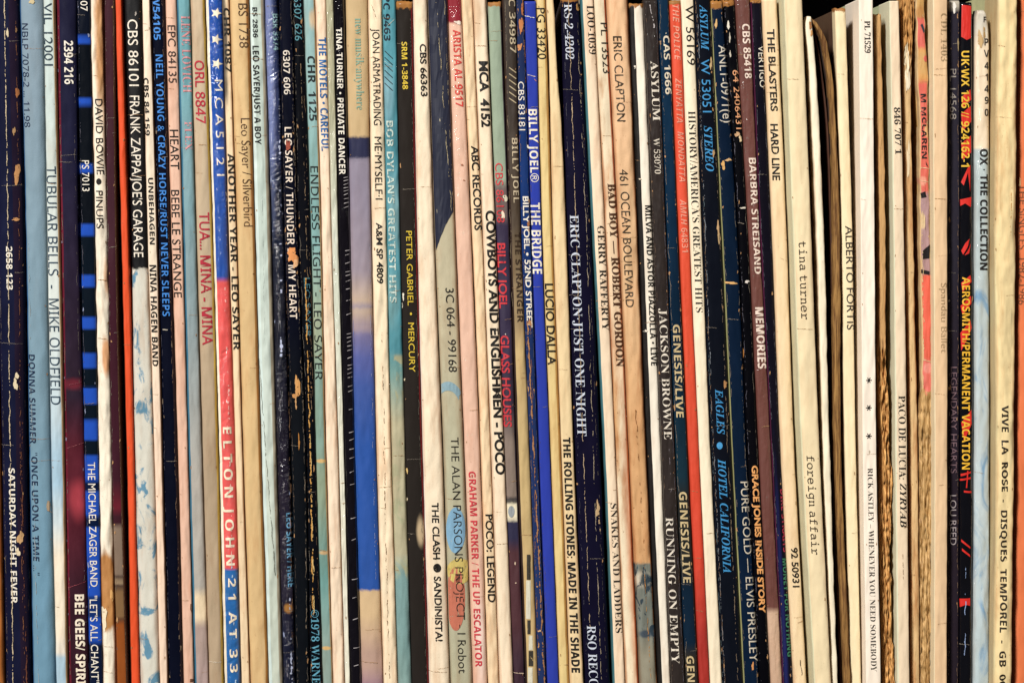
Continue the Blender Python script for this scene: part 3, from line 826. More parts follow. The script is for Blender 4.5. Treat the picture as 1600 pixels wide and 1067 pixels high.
rec('ivory sleeve with bold black capitals along most of its length, beside the plum one', (740, 754, 767, 779.5), (760.5, 774, 787.5, 801), '#efdcc0',
    [('MCA  4152', 'gB', 96, 199, 748.5, 762, INK), ('COWBOYS AND ENGLISHMEN - POCO', 'gB', 329, 741, 759, 773, INK)], dirt=.45, mottle=.1, rad=.2, spots=[(30, 40, .15, .4, '#c8a078', .5, .6)])
rec('sleeve sage at the top and plum lower down with red lettering', (763, 775, 787.5, 801.5), (784, 796, 806.5, 819.5), [(0, '#95a590'), (286, '#6a5a58', 16), (345, '#332a44', 14), (580, '#352a3c', 30), (665, '#86766c', 50), (778, '#2c2a30', 3), (785, '#e6dcc0', 3), (813, '#2a2844', 6), (852, '#4a2a30', 20), (1000, '#3a2430', 60)],
    [('CBS 86108', 'g', 255, 348, 773.5, 785, '#cc3e44', {'worn': .3}), ('BILLY JOEL', 'gb', 380, 482, 777, 789.5, '#cc3a42'), ('GLASS HOUSES', 'gb', 524, 667, 782, 795, '#c43a42', {'worn': .35})],
    dark=False, dirt=.1, top=3, topwear=8, curl=4, torn_top=2, chips=[(790, 310, 3.5, 5, '#d8d0b8'), (786, 336, 3, 5, '#e8d8c0'), (794, 295, 2, 6, '#20202c'), (797, 372, 1, 1.5, WHITE), (790, 522, .8, 1, WHITE), (805, 880, 1, 3, '#d0b8a0'), (797, 945, 1, 2.5, '#c8b098'), (806, 910, 1.2, 1, '#d0b8a0')], er=(.12, '#3a2c38'),
    art=[([ell(799, 799, 5, 9)], '#9aa0a4', 'printed_mark', .1)], cracks=[(801, 819, 1050, 1051.5, 1.4, '#d8c0a8', .05)], jag=3, mottle=.15)
rec('dark brown sleeve lightening to tan, with beige lettering and stripes', (785, 796.5, 807, 820), (806.5, 814, 827, 839.5), [(0, '#362d26'), (240, '#4a3d30', 120), (430, '#9a8462', 160), (520, '#c4aa78', 60)],
    [('JC 34987', 'bt', -12, 83, 794.5, 804.5, '#bdae92', {'worn': .25}), ('BILLY JOEL', 'bt', 216, 317, 799.5, 808.5, '#c0b094'), ('THE STRANGER', 'b', 363, 504, 804, 812.5, '#3a2a1c', {'worn': .35})],
    art=[([bar(795.5, 106 + i * 9.5, 806.5, 114 + i * 9.5, 1.5) for i in range(6)], '#b8a888'), ([quad(823, 866, 829, 905), quad(824, 968, 829, 990), quad(826, 1016, 833, 1040)], '#3c3830', 'printed_mark', .4), ([quad(822, 906, 829, 966), quad(826, 992, 832, 1015), quad(825, 1042, 832, 1066)], '#d8d4c0', 'printed_mark', .3)],
    dark=False, dirt=.45, el=(.17, '#33241e'), nchip=4, cracks=[(789, 800, 0, 480, .8, '#8a7a64', .5)], jag=5)
rec('narrow navy sleeve with rubbed brown folds and small white lettering', (807.5, 814.5, 827.5, 840), (819, 829.5, 840.5, 852.5), [(0, '#28365e'), (140, '#203c78', 100), (520, '#283a6a', 100)],
    [('CBS 83181', 'g', 128, 204, 809.5, 818.5, WHITE), ('BILLY JOEL \u2022 52ND STREET', 'gb', 307, 512, 817, 825.5, WHITE, {'worn': .3})],
    dark=True, wear=.6, wc='#a5714a', chips=[(814, 40, 3, 14, '#c07a48'), (812, 74, 3, 6, '#c88a5a'), (828, 504, 2.5, 5, '#c08a58'), (816, 14, 2, 8, '#b8703c'), (826, 350, 1.8, 5, '#a06a44'), (843, 985, 3, 1.4, '#d8b088')], cracks=[(824, 851, 500, 1070, 2.6, '#a87850', .32), (817, 822, 0, 130, 2.2, '#b87848', .4), (829, 842, 500, 1060, 1.2, '#8a5a40', .5)], nchip=18)
rec('bright royal blue sleeve with white bold capitals', (819.5, 830, 841.5, 853.5), (838, 846, 859, 872), '#3040a4',
    [('BILLY JOEL\u00ae', 'b', 171, 285, 825.5, 839, WHITE), ('THE BRIDGE', 'b', 317, 428, 829, 843.5, WHITE)], dark=True, kd=.84, mottle=.06, wear=.15, wc='#b0b4d8', nchip=2, top=2, topwear=0, curl=4, rad=.14,
    cracks=[(820, 836, 25, 29, 1.4, '#e8e4e0', .1), (824, 838, 117, 121, 1.2, '#d8c8c0', .2), (836, 839, 124, 128, 1.6, '#b88060', .1)], el=(.07, '#1a2260'))
rec('straw yellow sleeve with slim black capitals', (838.5, 847, 859.5, 872.5), (853.5, 863.5, 876.5, 889), '#dfc68a',
    [('PG 33420', 'g', 13, 93, 838.5, 851, INK), ('LUCIO DALLA', 'gb', 443, 570, 851.5, 864, INK)], dirt=.4, er=(.24, '#c39a58'), rad=.28, mottle=.06)
rec('cream sleeve narrowing towards the top with heavy black capitals at its foot', ((0, 853.5), (30, 854.5), (100, 858), (360, 864), (700, 877), (1040, 889.5)), ((0, 864.5), (30, 867), (80, 869), (130, 872), (180, 876.5), (360, 884.5), (700, 896), (1040, 910.5)), '#e8cfa2',
    [('THE ROLLING STONES: MADE IN THE SHADE', 'B', 683, 1050, 879.5, 891, INK, {'worn': .12})], dirt=.4, rad=.16, mottle=.06)
rec('very wide midnight blue double sleeve with pale serif capitals', (877, 885.5, 897, 911.5), (906, 924, 938, 952.5), '#14122a',
    [('RS-2-4202', 'r', 7, 93, 881.5, 893, '#ccd2e0', {'worn': .3}), ('ERIC CLAPTON\u00b7JUST ONE NIGHT', 'r', 336, 681, 890.5, 903.5, '#ccd4e2', {'worn': .2}), ('RSO RECORDS', 'r', 977, 1110, 917, 930.5, '#ccd4e2', {'worn': .2})],
    cracks=[(888, 922, 0, 980, 1.1, '#c0a888', .3), (903, 940, 60, 1070, 1.0, '#a89a84', .4), (932, 938, 770, 830, 3, '#c0a078', .4)], chips=[(934, 797, 3, 9, '#c8aa80'), (903, 10, 3, 6, '#b88850')], topwear=6, top=-3, mottle=.25, wear=.35, rad=.16, dent=1.4)
rec('cream sleeve with a teal left fold and thin serif lettering', (908, 925, 942.5, 956.5), (928.5, 945.5, 961, 975.5), '#f0d9bc',
    [('LOO-1039', 'r', 9, 85, 916.5, 928, INK, {'worn': .2}), ('GERRY RAFFERTY', 'r', 353, 516, 933, 944, INK), ('SNAKES AND LADDERS', 'rt', 786, 988, 953.5, 963.5, INK)], el=(.18, '#3f6f78'), dirt=.4, mottle=.08, rad=.2)
rec('mottled cream sleeve with chunky brown capitals and a rusty right edge', (929, 946, 961.5, 976), (948, 966, 982, 997.5), '#e9d9bb',
    [('PL 13523', 'g', 36, 115, 938, 949.5, '#2c2620'), ('BAD BOY \u2014 ROBERT GORDON', 'SB', 287, 573, 949.5, 961, '#4c2e1a', {'worn': .1})], dirt=1.0, er=(.15, '#b05a34'), spots=[(860, 260, .95, .4, '#c87848', .7, .7), (640, 80, .1, .3, '#c89048', .6, .7), (440, 170, .5, 1, '#dfb892', .8, .6)], rad=.2)
rec('wide caramel sleeve with grey brown capitals and a grey collage at the foot', (948.5, 966.5, 982.5, 998), (983, 996.5, 1010, 1026), [(0, '#e2b990'), (300, '#dcb58a', 200), (560, '#cfa070', 200), (879, '#777c74', 3), (1000, '#8f8a78', 40)],
    [('ERIC CLAPTON', 'g', 57, 190, 957.5, 971, '#43382c'), ('461 OCEAN BOULEVARD', 'g', 265, 480, 967.5, 981, '#43382c')],
    dark=False, dirt=.7, er=(.08, '#8a5c34'), marble=('#2c3c48', 880, 14, .52, .6, 1000), spots=[(905, 12, .4, .5, '#d8cdb8', .5, .8), (905, 10, .6, .3, '#24404c', .4, .9), (990, 6, .5, .4, '#3a4858', .4, .9)], cracks=[(993, 1006, 640, 860, 1.2, '#8a5428', .45), (1006, 1017, 880, 1060, 1.1, '#c08848', .4), (990, 997, 280, 300, 1, '#a07850', .2)], dent=2, rad=.24)
rec('sleeve half black and half white lengthwise with condensed black title', (983.5, 997, 1010.5, 1026.5), (1005.5, 1019, 1032.5, 1046.5), '#f4ebda',
    [('MILVA AND ASTOR PIAZZOLLA \u2022 LIVE', 'b', 321, 571, 1007.5, 1016.5, INK, {'worn': .15})], el=(.36, '#15110f'), dirt=.3, top=6, topwear=5, curl=4, torn_top=2, dark=False, wear=.3, chips=[(992, 105, 1.2, 3, '#e8e0d0'), (1000, 280, 1.8, 1.2, '#e8d8c0'), (1009, 517, 3, 2, '#e8e0d0')], rad=.2, mottle=.06)
rec('charcoal brown sleeve in plastic with white serif capitals', (1006, 1020, 1033, 1047.5), (1028.5, 1041, 1054.5, 1069.5), '#352d2b',
    [('ASYLUM', 'S', 96, 189, 1016.5, 1028, '#e6dccc'), ('W 53070', 'r', 216, 272, 1021, 1030, '#d8cebe', {'worn': .35}), ('JACKSON BROWNE', 'r', 482, 686, 1030, 1041.5, '#e6dccc'), ('RUNNING ON EMPTY', 'r', 808, 1036, 1040, 1051.5, '#e6dccc')], plastic=.12, ripple=.1, top=-1, curl=5, mottle=.2, wear=.3, rough=.4, cracks=[(1015, 1022, 8, 45, 2, '#b8b0b0', .35), (1045, 1054, 690, 900, .8, '#8a8088', .5)])
rec('dark teal navy sleeve with beige sans title printed three times', (1029, 1041.5, 1055, 1070), (1046.5, 1060, 1075, 1091), [(0, '#14304a'), (420, '#12283e', 200), (640, '#1c3644', 200), (760, '#2c2e2e', 30), (905, '#14283c', 30), (1015, '#33302c', 20)],
    [('\u00b7CAS 1666', 'b', 51, 148, 1036, 1045.5, '#e0d4bc'), ('GENESIS/LIVE', 'b', 507, 652, 1051, 1062, '#cbb68a'), ('GENESIS/LIVE', 'b', 768, 910, 1061, 1073, '#cbb68a'), ('GENESIS', 'b', 1024, 1108, 1072.5, 1084, '#cbb68a')], er=(.12, '#2c241c'), dark=True, mottle=.25)
rec('vermilion red sleeve with faint pink slanted lettering', (1047, 1060.5, 1075.5, 1091.5), (1064.5, 1077, 1092, 1108), [(0, '#dc5034'), (700, '#d0452f', 300), (930, '#a83028', 120)],
    [('THE POLICE', 'bi', 8, 95, 1050.5, 1060, '#ec9c84', {'worn': .3}), ('ZENYATTA', 'bi', 123, 192, 1055, 1064.5, '#ec9c84', {'worn': .3}), ('MONDATTA', 'bi', 206, 284, 1058.5, 1068, '#ec9c84', {'worn': .3}), ('AMLH 64831', 'bi', 312, 394, 1062.5, 1072, '#ec9c84', {'worn': .3})], dirt=.35, top=1, topwear=7, curl=4, torn_top=2, mottle=.12, bump=1.2, dark=False)
rec('ivory sleeve with black number and serif title, between the red and the black ones', (1065, 1077.5, 1092.5, 1108.5), (1084.5, 1096.5, 1110, 1127), '#f6e8cc',
    [('W 56169', 'g', 9, 102, 1070.5, 1083, INK, {'worn': .05}), ('HISTORY/AMERICA\'S GREATEST HITS', 'rt', 174, 488, 1075, 1086, INK, {'worn': .05})], dirt=.2, rad=.16, mottle=.05)
rec('wide black sleeve with azure italic lettering and a round dot', (1085, 1097, 1110.5, 1127.5), (1111, 1127, 1143, 1160), '#10141f',
    [('ASYLUM', 'SI', 8, 79, 1093, 1104.5, '#3f90c8', {'worn': .25}), ('W 53051', 'g', 93, 176, 1095, 1108, '#3f90c8'), ('STEREO', 'SI', 197, 268, 1100, 1112, '#3f90c8'), ('EAGLES', 'SI', 608, 678, 1117.5, 1129, '#3f90c8'), ('HOTEL CALIFORNIA', 'SI', 717, 894, 1121.5, 1133.5, '#3f90c8')],
    art=[([ell(1124.5, 696, 4.6, 5.5)], '#4a9cd4')], cracks=[(1089, 1133, 0, 1070, 1.1, '#7a8088', .48), (1109, 1153, 0, 1070, 1.4, '#7a6a58', .5), (1099, 1130, 300, 1070, .7, '#5a6a70', .5)], chips=[(1111, 100, 2, 8, '#d8b888'), (1115, 240, 1.6, 6, '#b89468'), (1122, 355, 1.8, 10, '#c8a478'), (1124, 372, 2.5, 7, '#d0b080'), (1133, 600, 3, 5, '#b88858')], nchip=12, wear=.5, rad=.18)
rec('deep blue sleeve with a straw left edge and thin white title', (1111.5, 1127.5, 1143.5, 1160.5), (1131, 1153, 1167, 1185.5), '#0e2038',
    [('ANL1-0971(e)', 'g', 71, 192, 1122.5, 1135, '#cfc8ba'), ('PURE GOLD \u2014 ELVIS PRESLEY', 'g', 752, 1033, 1157, 1169, '#cfc6b4')], el=(.08, '#9a9868'), top=2, topwear=13, curl=4, torn_top=4, chips=[(1119, 38, 1.8, 7, '#d8b078'), (1130, 258, 3, 6, '#d8a868'), (1138, 250, 5, 2, '#d0a878'), (1140, 442, 10, 2, '#e0b070'), (1176, 950+90, 2, 5, '#d09058')], mottle=.3, wear=.35)
rec('black sleeve with peach capitals and white chips at its top', (1131.5, 1153.5, 1167.5, 1186), (1149.5, 1168.5, 1184.5, 1202.5), '#08080e',
    [('64 2406431', 'g', 110, 202, 1144.5, 1154, '#dfa074', {'worn': .2}), ('GRACE JONES INSIDE STORY', 'gB', 727, 957, 1174.5, 1184, '#e6a464')], top=1, topwear=8, curl=4, torn_top=4, chips=[(1138, 40, 2, 5, '#e0d8c8'), (1140, 60, 1.5, 6, '#c8c0b0'), (1141, 85, 1.2, 5, '#c8c0b0'), (1152, 210, 3.5, 4, '#c8a078'), (1157, 217, 2, 5, '#e0c8a0'), (1161, 325, 5, 1.2, '#d8d0c0'), (1167, 440, 4, 2, '#e0d8d0'), (1161, 555, 1.3, 12, '#b87a3c')], nchip=8, mottle=.2)
rec('brown plastic covered sleeve with pinkish white bold capitals', (1150, 1169, 1185.5, 1203), (1173, 1187.5, 1205, 1221.5), [(0, '#6a3f38'), (953, '#cdac92', 6)],
    [('CBS 85418', 'b', 38, 123, 1159.5, 1171, '#ecd8ca', {'worn': .2}), ('BARBRA STREISAND', 'b', 247, 428, 1170, 1181, '#ecd8ca'), ('MEMORIES', 'B', 480, 576, 1180, 1192.5, '#ecd8ca')], plastic=.2, ripple=.25, top=-4, curl=5, dark=False, dirt=.2, mottle=.14, nchip=3)
rec('dark navy sleeve with small white word near the top and faded red and green title', (1174, 1188, 1205.5, 1222), (1191, 1206, 1219.5, 1238), '#15131f',
    [('VERTIGO', 'g', 72, 137, 1184.5, 1193.5, '#e4dccc'), ('DIRE STRAITS', 'b', 764, 862, 1219, 1226, '#a83048', {'worn': .3}), ('MONEY FOR NOTHING', 'b', 872, 1025, 1222.5, 1230, '#3c7a58', {'worn': .3})], top=0, topwear=4, curl=4, chips=[(1195, 600, 2, 1, '#c8b8a8')], el=(.1, '#4c2038'), spots=[(1000, 200, .35, .2, '#2a3070', .8, .6)])
rec('cream sleeve with black capitals at the top and a small number at the foot', (1191.5, 1206.5, 1220, 1238.5), (1215.5, 1229.5, 1241.5, 1259.5), '#ecd3ac',
    [('THE BLASTERS', 'gb', 46, 174, 1198.5, 1209.5, INK), ('HARD LINE', 'gb', 194, 282, 1203.5, 1215, INK), ('92 50931', 'gb', 855, 917, 1235.5, 1246, INK)], top=-2, curl=4, dirt=.35, rad=.18, mottle=.07, cracks=[(1250, 1253, 1030, 1055, 1.3, '#3a2c20', .2), (1219, 1230, 403, 408, 1, '#a88860', .3)])
rec('broad pale cream sleeve with lower case typewriter lettering', ((30, 1226), (360, 1239), (700, 1252), (1040, 1271)), (1255, 1268, 1281, 1298), '#efdcb4',
    [('tina turner', 'm', 377, 499, 1247.5, 1258.5, '#3a2c20'), ('foreign affair', 'm', 712, 866, 1260, 1271, '#3a2c20')], top=-16, d=0.0, dirt=.25, rad=.12, side=.016, cover='#dfe0bc', mottle=.05, bump=.7, el=(.08, '#e8e8c4'))  # greenish light on the left face painted into cover and left edge
rec(None, None, None, None)   # the open sleeve, built on its own below
rec('short ivory sleeve with slim black capitals and a browned top, right of the open sleeve', (1305, 1314, 1320, 1328), (1322, 1332, 1337.5, 1345.5), '#f3e4bc',
    [('ALBERTO FORTIS', 'g', 353, 515, 1320.5, 1332, '#38302a')], top=13, topwear=5, curl=3.5, torn_top=2, dirt=.25, rad=.14, mottle=.06, d=.004, cover='#5a4030')
rec('tall clean white sleeve with three asterisks and a serif title', (1342, 1345, 1348, 1353), (1364, 1366.5, 1369.5, 1376), '#fbeedd',
    [('PL 71529', 'S', 33, 83, 1350.5, 1359.5, '#2c2826', {'worn': .05}), ('RICK ASTLEY \u2013 WHENEVER YOU NEED SOMEBODY', 'rt', 731, 1048, 1355.5, 1363.5, '#2c2826', {'worn': .05})],
    art=[([bar(1357.5 - 4.6 * math.cos(a), y - 4.6 * math.sin(a), 1357.5 + 4.6 * math.cos(a), y + 4.6 * math.sin(a), 1.5) for y in (594, 637, 681) for a in (0, 1.047, 2.094)], INK, 'printed_mark', 0.0)], top=-1, d=0.0, dirt=.06, rad=.06, p=5, side=.02, cover='#c9cfa8', mottle=.03, bump=.6, cracks=[(1342, 1364, 185, 186.2, .9, '#d0b890', .3)], spots=[(706, 2.5, .5, .07, '#a89880', .3, .8)])  # cover tinted green for the lit left face
rec('bare brown cardboard sleeve shredding at its foot, right of the tall white one', ((30, 1366), (200, 1371), (360, 1374), (560, 1374), (620, 1374), (700, 1379), (860, 1376), (1040, 1381)), ((30, 1377), (100, 1378), (200, 1381), (360, 1384), (560, 1385), (650, 1390), (700, 1390), (745, 1396), (800, 1394), (860, 1392), (945, 1394), (1010, 1396), (1040, 1400)), '#c49a66',
    top=23, d=0.003, fibre=('#96602a', '#e8b470'), fibre_rows=(545, 1300), shred=1.0, shred_rows=(520, 5000), wob=1.3, rad=.2, curl=3, torn_top=3, dark=False, rough=.85, dirt=.6, bump=2)
rec('pale sleeve with a bold serif number and title, between two worn cardboard edges', ((30, 1390), (360, 1396), (700, 1399), (1040, 1402)), (1405, 1412.5, 1417.5, 1421), '#ecd6b8',
    [('846 707 1', 'S', 168, 241, 1397, 1406, INK), ('PACO DE LUCIA:', 'r', 618, 748, 1403.5, 1414, INK), ('ZYRYAB', 'SI', 754, 824, 1406, 1416, INK)], top=2, d=0.001, dirt=.15, rad=.1, side=.014, cover='#c6cda8', mottle=.05, el=(.12, '#dfe0c4'), cracks=[(1411, 1411, 865, 905, .8, '#8a6a48', .3)])  # cover and left edge coloured as the lit side
rec('thin frayed brown sleeve with peeling cream strip, left of the coral one', ((0, 1408), (60, 1411), (360, 1415), (700, 1422), (1040, 1424)), ((0, 1429), (30, 1430), (60, 1427), (160, 1424), (360, 1427.5), (700, 1434.5), (1040, 1437.5)), '#d8b684',
    fibre=('#8a5a2a', '#cf9c5c'), fibre_rows=(-80, 85), shred=.75, shred_rows=(-200, 130), wob=1.0, rad=.25, top=-2, torn_top=3, d=0.004, dark=False, rough=.85, dirt=1.0, chips=[(1417, 90, 3, 26, '#f0e2c4'), (1418, 122, 3.4, 24, '#f2e6cc'), (1419, 250, 2, 30, '#ecd8b4')], bump=1.6)
rec('ragged coral pink sleeve torn to bare cardboard below its middle', ((0, 1431), (120, 1434), (180, 1437), (360, 1437.5), (600, 1441), (640, 1437), (700, 1436.5), (1040, 1439)), ((0, 1445), (60, 1446), (120, 1451), (140, 1450), (360, 1454.5), (600, 1457), (700, 1458), (900, 1458), (1040, 1456)), [(0, '#c9a060'), (26, '#d4685c', 2), (76, '#cf9a5c', 4), (128, '#d86a5c', 6), (301, '#a8888a', 2), (430, '#de6450', 2), (560, '#de7468', 2)],
    [('M MCLAREN', 'b', 147, 248, 1438.5, 1446.5, INK, {'worn': .45})], fibre=('#86602e', '#d6b078'), fibre_rows=(610, 1300), shred=.6, shred_rows=(595, 5000), wob=1.6, rad=.25, top=-12, d=0.004, dark=False, dirt=.3, wear=.75, wc='#dcc294', jag=6,
    art=[([[(1437, 40), (1440, 37), (1446, 50), (1443, 52)]], '#2c3440'), ([[(1438, 302), (1446, 299), (1448, 308), (1440, 310)], [(1442, 392), (1453, 382), (1453, 404), (1441, 405)], [(1438, 421), (1452, 424), (1452, 430), (1439, 427)], [(1446, 252), (1450, 262), (1446, 258)]], '#181418', 'printed_mark', .25), ([ell(1445, 60, 3, 8), ell(1446, 92, 3.4, 5)], '#d4685c')], bump=1.8, nchip=26, chipc='#d8bd8c', spots=[(100, 18, .6, .5, '#c9a066', .3, .9), (20, 10, .5, .5, '#b5804a', .4, .8), (205, 10, .85, .3, '#d8b07a', .3, .9), (283, 7, .3, .4, '#e8a48c', .3, .8), (345, 12, .2, .3, '#dcc294', .3, .9), (575, 8, .6, .4, '#e8988c', .3, .9)], cracks=[(1438, 1452, 262, 264, 1, '#e8d0a8', .1), (1438, 1453, 282, 285, 1, '#e8d0a8', .1), (1440, 1456, 560, 566, 1.4, '#e0c498', .1), (1441, 1443, 330, 600, 1.4, '#dcc294', .4), (1452, 1455, 260, 590, 1.3, '#dcc294', .4)], el=(.12, '#dcc090'), er=(.1, '#dcc090'))
rec('plain pinkish tan sleeve with faint tan lettering', (1458, 1459, 1460.5, 1459.5), (1480.5, 1480.5, 1480.5, 1479.5), '#e6c49c',
    [('CDL 1403', 'rt', 21, 96, 1470, 1480, '#b09470', {'worn': .2}), ('Spandau Ballet', 'gt', 442, 551, 1470, 1479.5, '#b09470', {'worn': .2})], top=-12, d=0.0, dirt=.12, rad=.07, side=.014, cover='#d8cda4', mottle=.05, cracks=[(1459, 1480, 117, 118, .8, '#c8a070', .3), (1460, 1480, 310, 311, .8, '#c8a070', .3)], el=(.07, '#ecdcb8'))  # lit left face put into cover and left edge colour
rec('dark aubergine sleeve with dim mauve lettering and a silver foil top', (1482.5, 1481, 1481, 1480), (1499.5, 1499.5, 1498.5, 1498), [(-60, '#c8c0b0'), (15, '#33303c', 4), (500, '#2e2630', 200)],
    [('PL 14568', 'g', 108, 187, 1484.5, 1494, '#98908a', {'worn': .35}), ('LEGENDARY HEARTS', 'g', 573, 739, 1485.5, 1495, '#786068', {'worn': .2}), ('LOU REED', 'g', 773, 851, 1484.5, 1494, '#a89ea0', {'worn': .15})], top=1, curl=5, d=0.004, dark=True, mottle=.1, rad=.1, chips=[(1491, 12, 3, 7, '#e8e4dc'), (1497, 70, 1.2, 8, '#b09a70'), (1483, 470, 1.5, 2, '#a09890')], cover='#2c2830')
rec('black sleeve with yellow capitals over red brush strokes', (1500.5, 1500, 1499.5, 1498.5), (1519.5, 1521, 1521, 1519.5), '#0b0c14',
    [('UK\u00b7WX 126 // 924162-1', 'b', 80, 261, 1502.5, 1514, '#e8bc3c', {'worn': .1}), ('AEROSMITH/PERMANENT VACATION', 'b', 433, 733, 1503.5, 1515.5, '#ecb838', {'worn': .1})],
    art=[([[(1503, 8), (1518, 10), (1517, 60), (1510, 63), (1502, 58)], [(1502, 285), (1512, 262), (1516, 258), (1516, 300), (1512, 270), (1506, 290)], [(1500.5, 312), (1518, 308), (1517, 324), (1508, 318), (1501, 322)], [(1502, 392), (1508, 380), (1515, 373), (1512, 385), (1505, 398)], [(1507, 399), (1514, 388), (1517, 380), (1514, 396)],
           [(1502, 442), (1516, 430), (1518, 440), (1504, 456)], [(1501, 478), (1517, 462), (1518, 474), (1504, 492)], [(1501, 520), (1516, 500), (1519, 512), (1506, 540), (1502, 548)], [(1502, 660), (1518, 640), (1518, 662), (1506, 690)], [(1502, 152), (1516, 140), (1518, 156), (1504, 168)], [(1502, 178), (1517, 166), (1518, 190), (1504, 205)], [(1502, 225), (1517, 212), (1518, 238), (1504, 250)],
           [(1501, 740), (1517, 736), (1517, 739), (1501, 744)], [(1500, 748), (1517, 745), (1517, 748), (1500, 751)], [(1511, 735), (1513, 735), (1511, 762), (1509, 762)], [(1506, 766), (1518, 767), (1518, 770), (1506, 769)], [(1502, 842), (1516, 854), (1516, 857), (1502, 846)], [(1503, 856), (1515, 866), (1516, 870), (1503, 860)], [(1499.5, 935), (1516, 934), (1516, 946), (1509, 944), (1500, 948)]], '#d42c24', 'printed_mark', .1)],
    top=4, topwear=0, curl=4, torn_top=2, d=0.004, plastic=.1, rough=.25, mottle=.1, wear=.2, rad=.2, nchip=2, cracks=[(1509, 1507, 885, 1030, 2, '#8fa4cc', .55)])
rec('sleeve with a white sticker over pale blue clouds, worn silver at its rounded top', ((18, 1527), (30, 1524.5), (360, 1523), (700, 1523), (1040, 1521)), ((18, 1540), (24, 1543), (34, 1545), (60, 1546.5), (360, 1547), (700, 1547.5), (1040, 1547)), [(0, '#d8d2c4'), (60, '#efdcc0', 30), (233, '#b4c2c4', 1), (480, '#c2d0d4', 300), (900, '#bccdd2', 200)],
    [('OX \u00b7 THE COLLECTION', 'B', 233, 422, 1531.5, 1543, '#1c1c1e', {'worn': .05})], stack=([('F', 1539, 31, 9), ('P', 1541.5, 66, 11), ('V', 1541.5, 84, 11), ('4', 1541.5, 103, 11), ('1', 1541.5, 121, 11), ('4', 1541.5, 139, 11), ('9', 1541.5, 157, 11), ('0', 1541.5, 176, 11)], '#2a2624'),
    marble=('#7fa4c4', 430, 48, .50, .70, 1200), top=16, curl=6, torn_top=0, d=0.004, jag=.5, dirt=.3, dent=1.6, rad=.28, plastic=.25, mottle=.05, cover='#b8b894', chips=[(1532, 62, 4, 12, '#c8a878'), (1538, 52, 2, 8, '#b89868')])
rec('tall wide cream sleeve with black sans title at its foot, beside the orange one', ((30, 1559), (360, 1554), (700, 1556.5), (1040, 1552.5)), (1590, 1588.5, 1585.5, 1581.5), '#efd8a4',
    [('VIVE  LA  ROSE  -  DISQUES  TEMPOREL  -  GB  0001', 'b', 633, 1092, 1565, 1575.5, '#2c241c', {'worn': .2})], top=-14, d=0.0, dirt=.6, dent=2.4, rad=.14, side=.013, cover='#d2d0a0', mottle=.07, el=(.08, '#e4dcae'), bump=1.0, cracks=[(1582, 1578, 290, 370, 1, '#c8904c', .35)])  # green tint of the lit left side painted into cover and edge
rec('orange sleeve with brown lettering at the right end of the row', (1592.5, 1589.5, 1586.5, 1582.5), (1626, 1623, 1620, 1618), '#e0784a',
    [('THE SINGLES  1982-1986', 'g', 288, 476, 1593, 1603.5, '#7a4a30', {'worn': .5})], top=-14, d=0.004, dirt=.3, el=(.1, '#8a4a24'), rad=.16, mottle=.08, chips=[(1594, 285, 1.5, 6, '#f0c08a')])

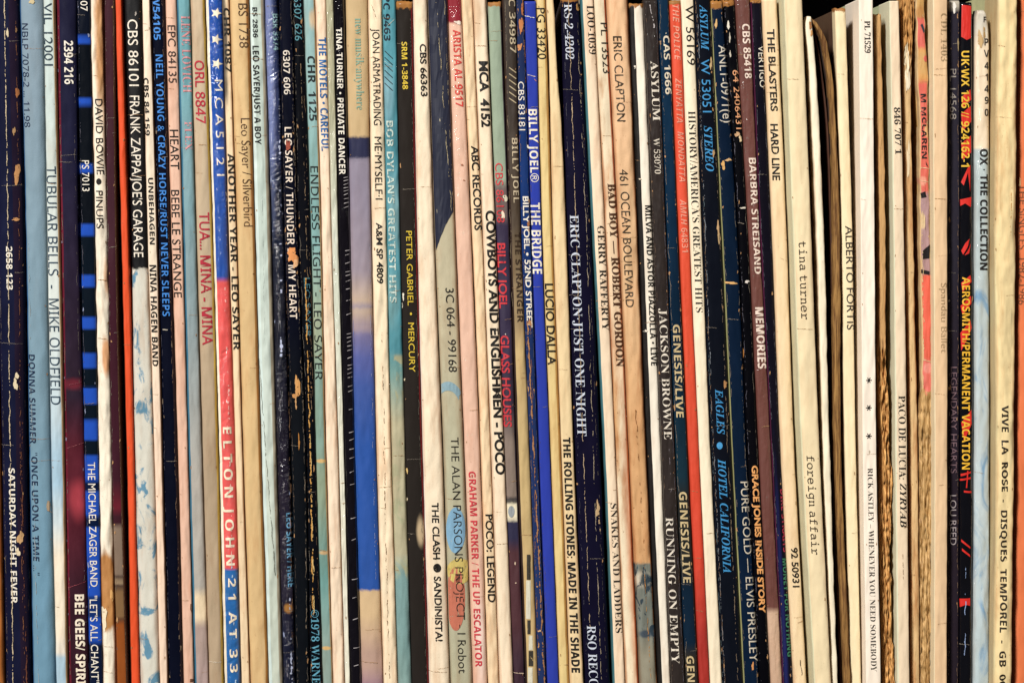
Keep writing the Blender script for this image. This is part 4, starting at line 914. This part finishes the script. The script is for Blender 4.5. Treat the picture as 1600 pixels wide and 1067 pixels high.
# ------------------------------------------------------------------ the open, ragged sleeve
def build_open_sleeve(i):
    seed = i + 11
    root = bpy.data.objects.new('record_sleeve', None)
    root.empty_display_size = 0.01
    root['label'] = 'ragged white sleeve gaping open, its brown inside board curling away at the top'
    root['category'] = 'record'; root['group'] = GROUP
    col.objects.link(root)
    d = 0.002
    white = setup(((26, 1261), (40, 1258), (100, 1264), (360, 1275.5), (700, 1286), (1040, 1299)), ((26, 1268), (40, 1269), (60, 1271), (100, 1275), (360, 1288), (700, 1297), (1040, 1308)), d, 26, seed, wob=1.1, rad=.3, p=2.6, curl=4, torn_top=1, side=.004)
    board = setup(((29, 1262), (36, 1270), (60, 1283), (80, 1287), (130, 1295), (250, 1301), (360, 1302), (700, 1304.5), (1040, 1319)), ((29, 1268), (36, 1276), (60, 1290), (80, 1294.5), (130, 1302), (250, 1309), (360, 1313), (700, 1314.5), (1040, 1328)), d + 0.0006, 29, seed + 300, wob=.9, rad=.2, curl=0, torn_top=1, side=.004)
    inner = setup(((52, 1272), (100, 1280.5), (200, 1291), (360, 1297), (700, 1300), (1040, 1312)), ((52, 1274.5), (100, 1283), (200, 1294), (360, 1299.5), (700, 1302.5), (1040, 1315)), d + 0.004, 52, seed + 600, wob=.4, rad=.3, side=.004)
    k = S * (D + d) / D
    a = surf(white, 0.5, CY - BOTTOM / k)
    root.location = (a.x, d + 0.15, BOTTOM)
    O = Vector(root.location)
    base = dict(seed=seed, dark=False)
    for R, nm, c, kw in ((white, 'front_board', '#f6ecd2', dict(dirt=.3, top=26, mottle=.06, wear=.3, wc='#c8a070')), (board, 'back_board', '#8a6436', dict(dirt=.5, top=29, fibre=('#5c3a1c', '#a47c46'), rough=.8)), (inner, 'paper_liner', '#4a2e20', dict(dirt=.5, top=52, rough=.8))):
        r = dict(base); r.update(kw); r['c'] = c; r['seed'] = R.seed
        sp = link_mesh(nm, spine_mesh(R, NU=11), spine_material('open_sleeve_print', r), root, O)
        bm = cover_mesh(R)
        link_mesh('cover', bm, plain_material('cover_print', '#3a2418' if R is not white else '#b89a70', seed=seed, rough=.8), root, O, smooth=False)
        if R is white:
            wear_glint_mesh(R, sp, O, [], [(1266, 40, 3, 5, '#b07a4a'), (1268, 52, 2.5, 4, '#c8955e')], None)

for q in recs:
    for tx in q['texts']:
        want(tx[0], tx[1])
    for ch in q['kw'].get('stack', ([], 0))[0]:
        want(ch[0], 'b')
build_glyphs()

# ------------------------------------------------------------------ the shelf
def box(name, x0, x1, y0, y1, z0, z1, mat):
    bm = bmesh.new()
    bmesh.ops.create_cube(bm, size=1)
    for v in bm.verts:
        v.co = Vector((x0 if v.co.x < 0 else x1, y0 if v.co.y < 0 else y1, z0 if v.co.z < 0 else z1))
    o = link_mesh(name, bm, mat, None, Vector((0, 0, 0)), smooth=False)
    o['kind'] = 'structure'
    return o
box('shelf_board', -0.30, 0.30, -0.02, 0.36, BOTTOM - 0.025, BOTTOM - 0.0002, plain_material('dark_wood', '#3a2a1e', size=60, amount=.4))
box('back_panel', -0.30, 0.30, 0.362, 0.375, BOTTOM - 0.025, 0.14, plain_material('dark_panel', '#080706', size=60, amount=.3, rough=.9))
box('shelf_ceiling', -0.30, 0.30, 0.06, 0.36, 0.142, 0.16, plain_material('dark_wood', '#0a0807', size=60, amount=.4, rough=.9))

for i, q in enumerate(recs):
    if q['label'] is None:
        build_open_sleeve(i)
    else:
        build_record(i, q)
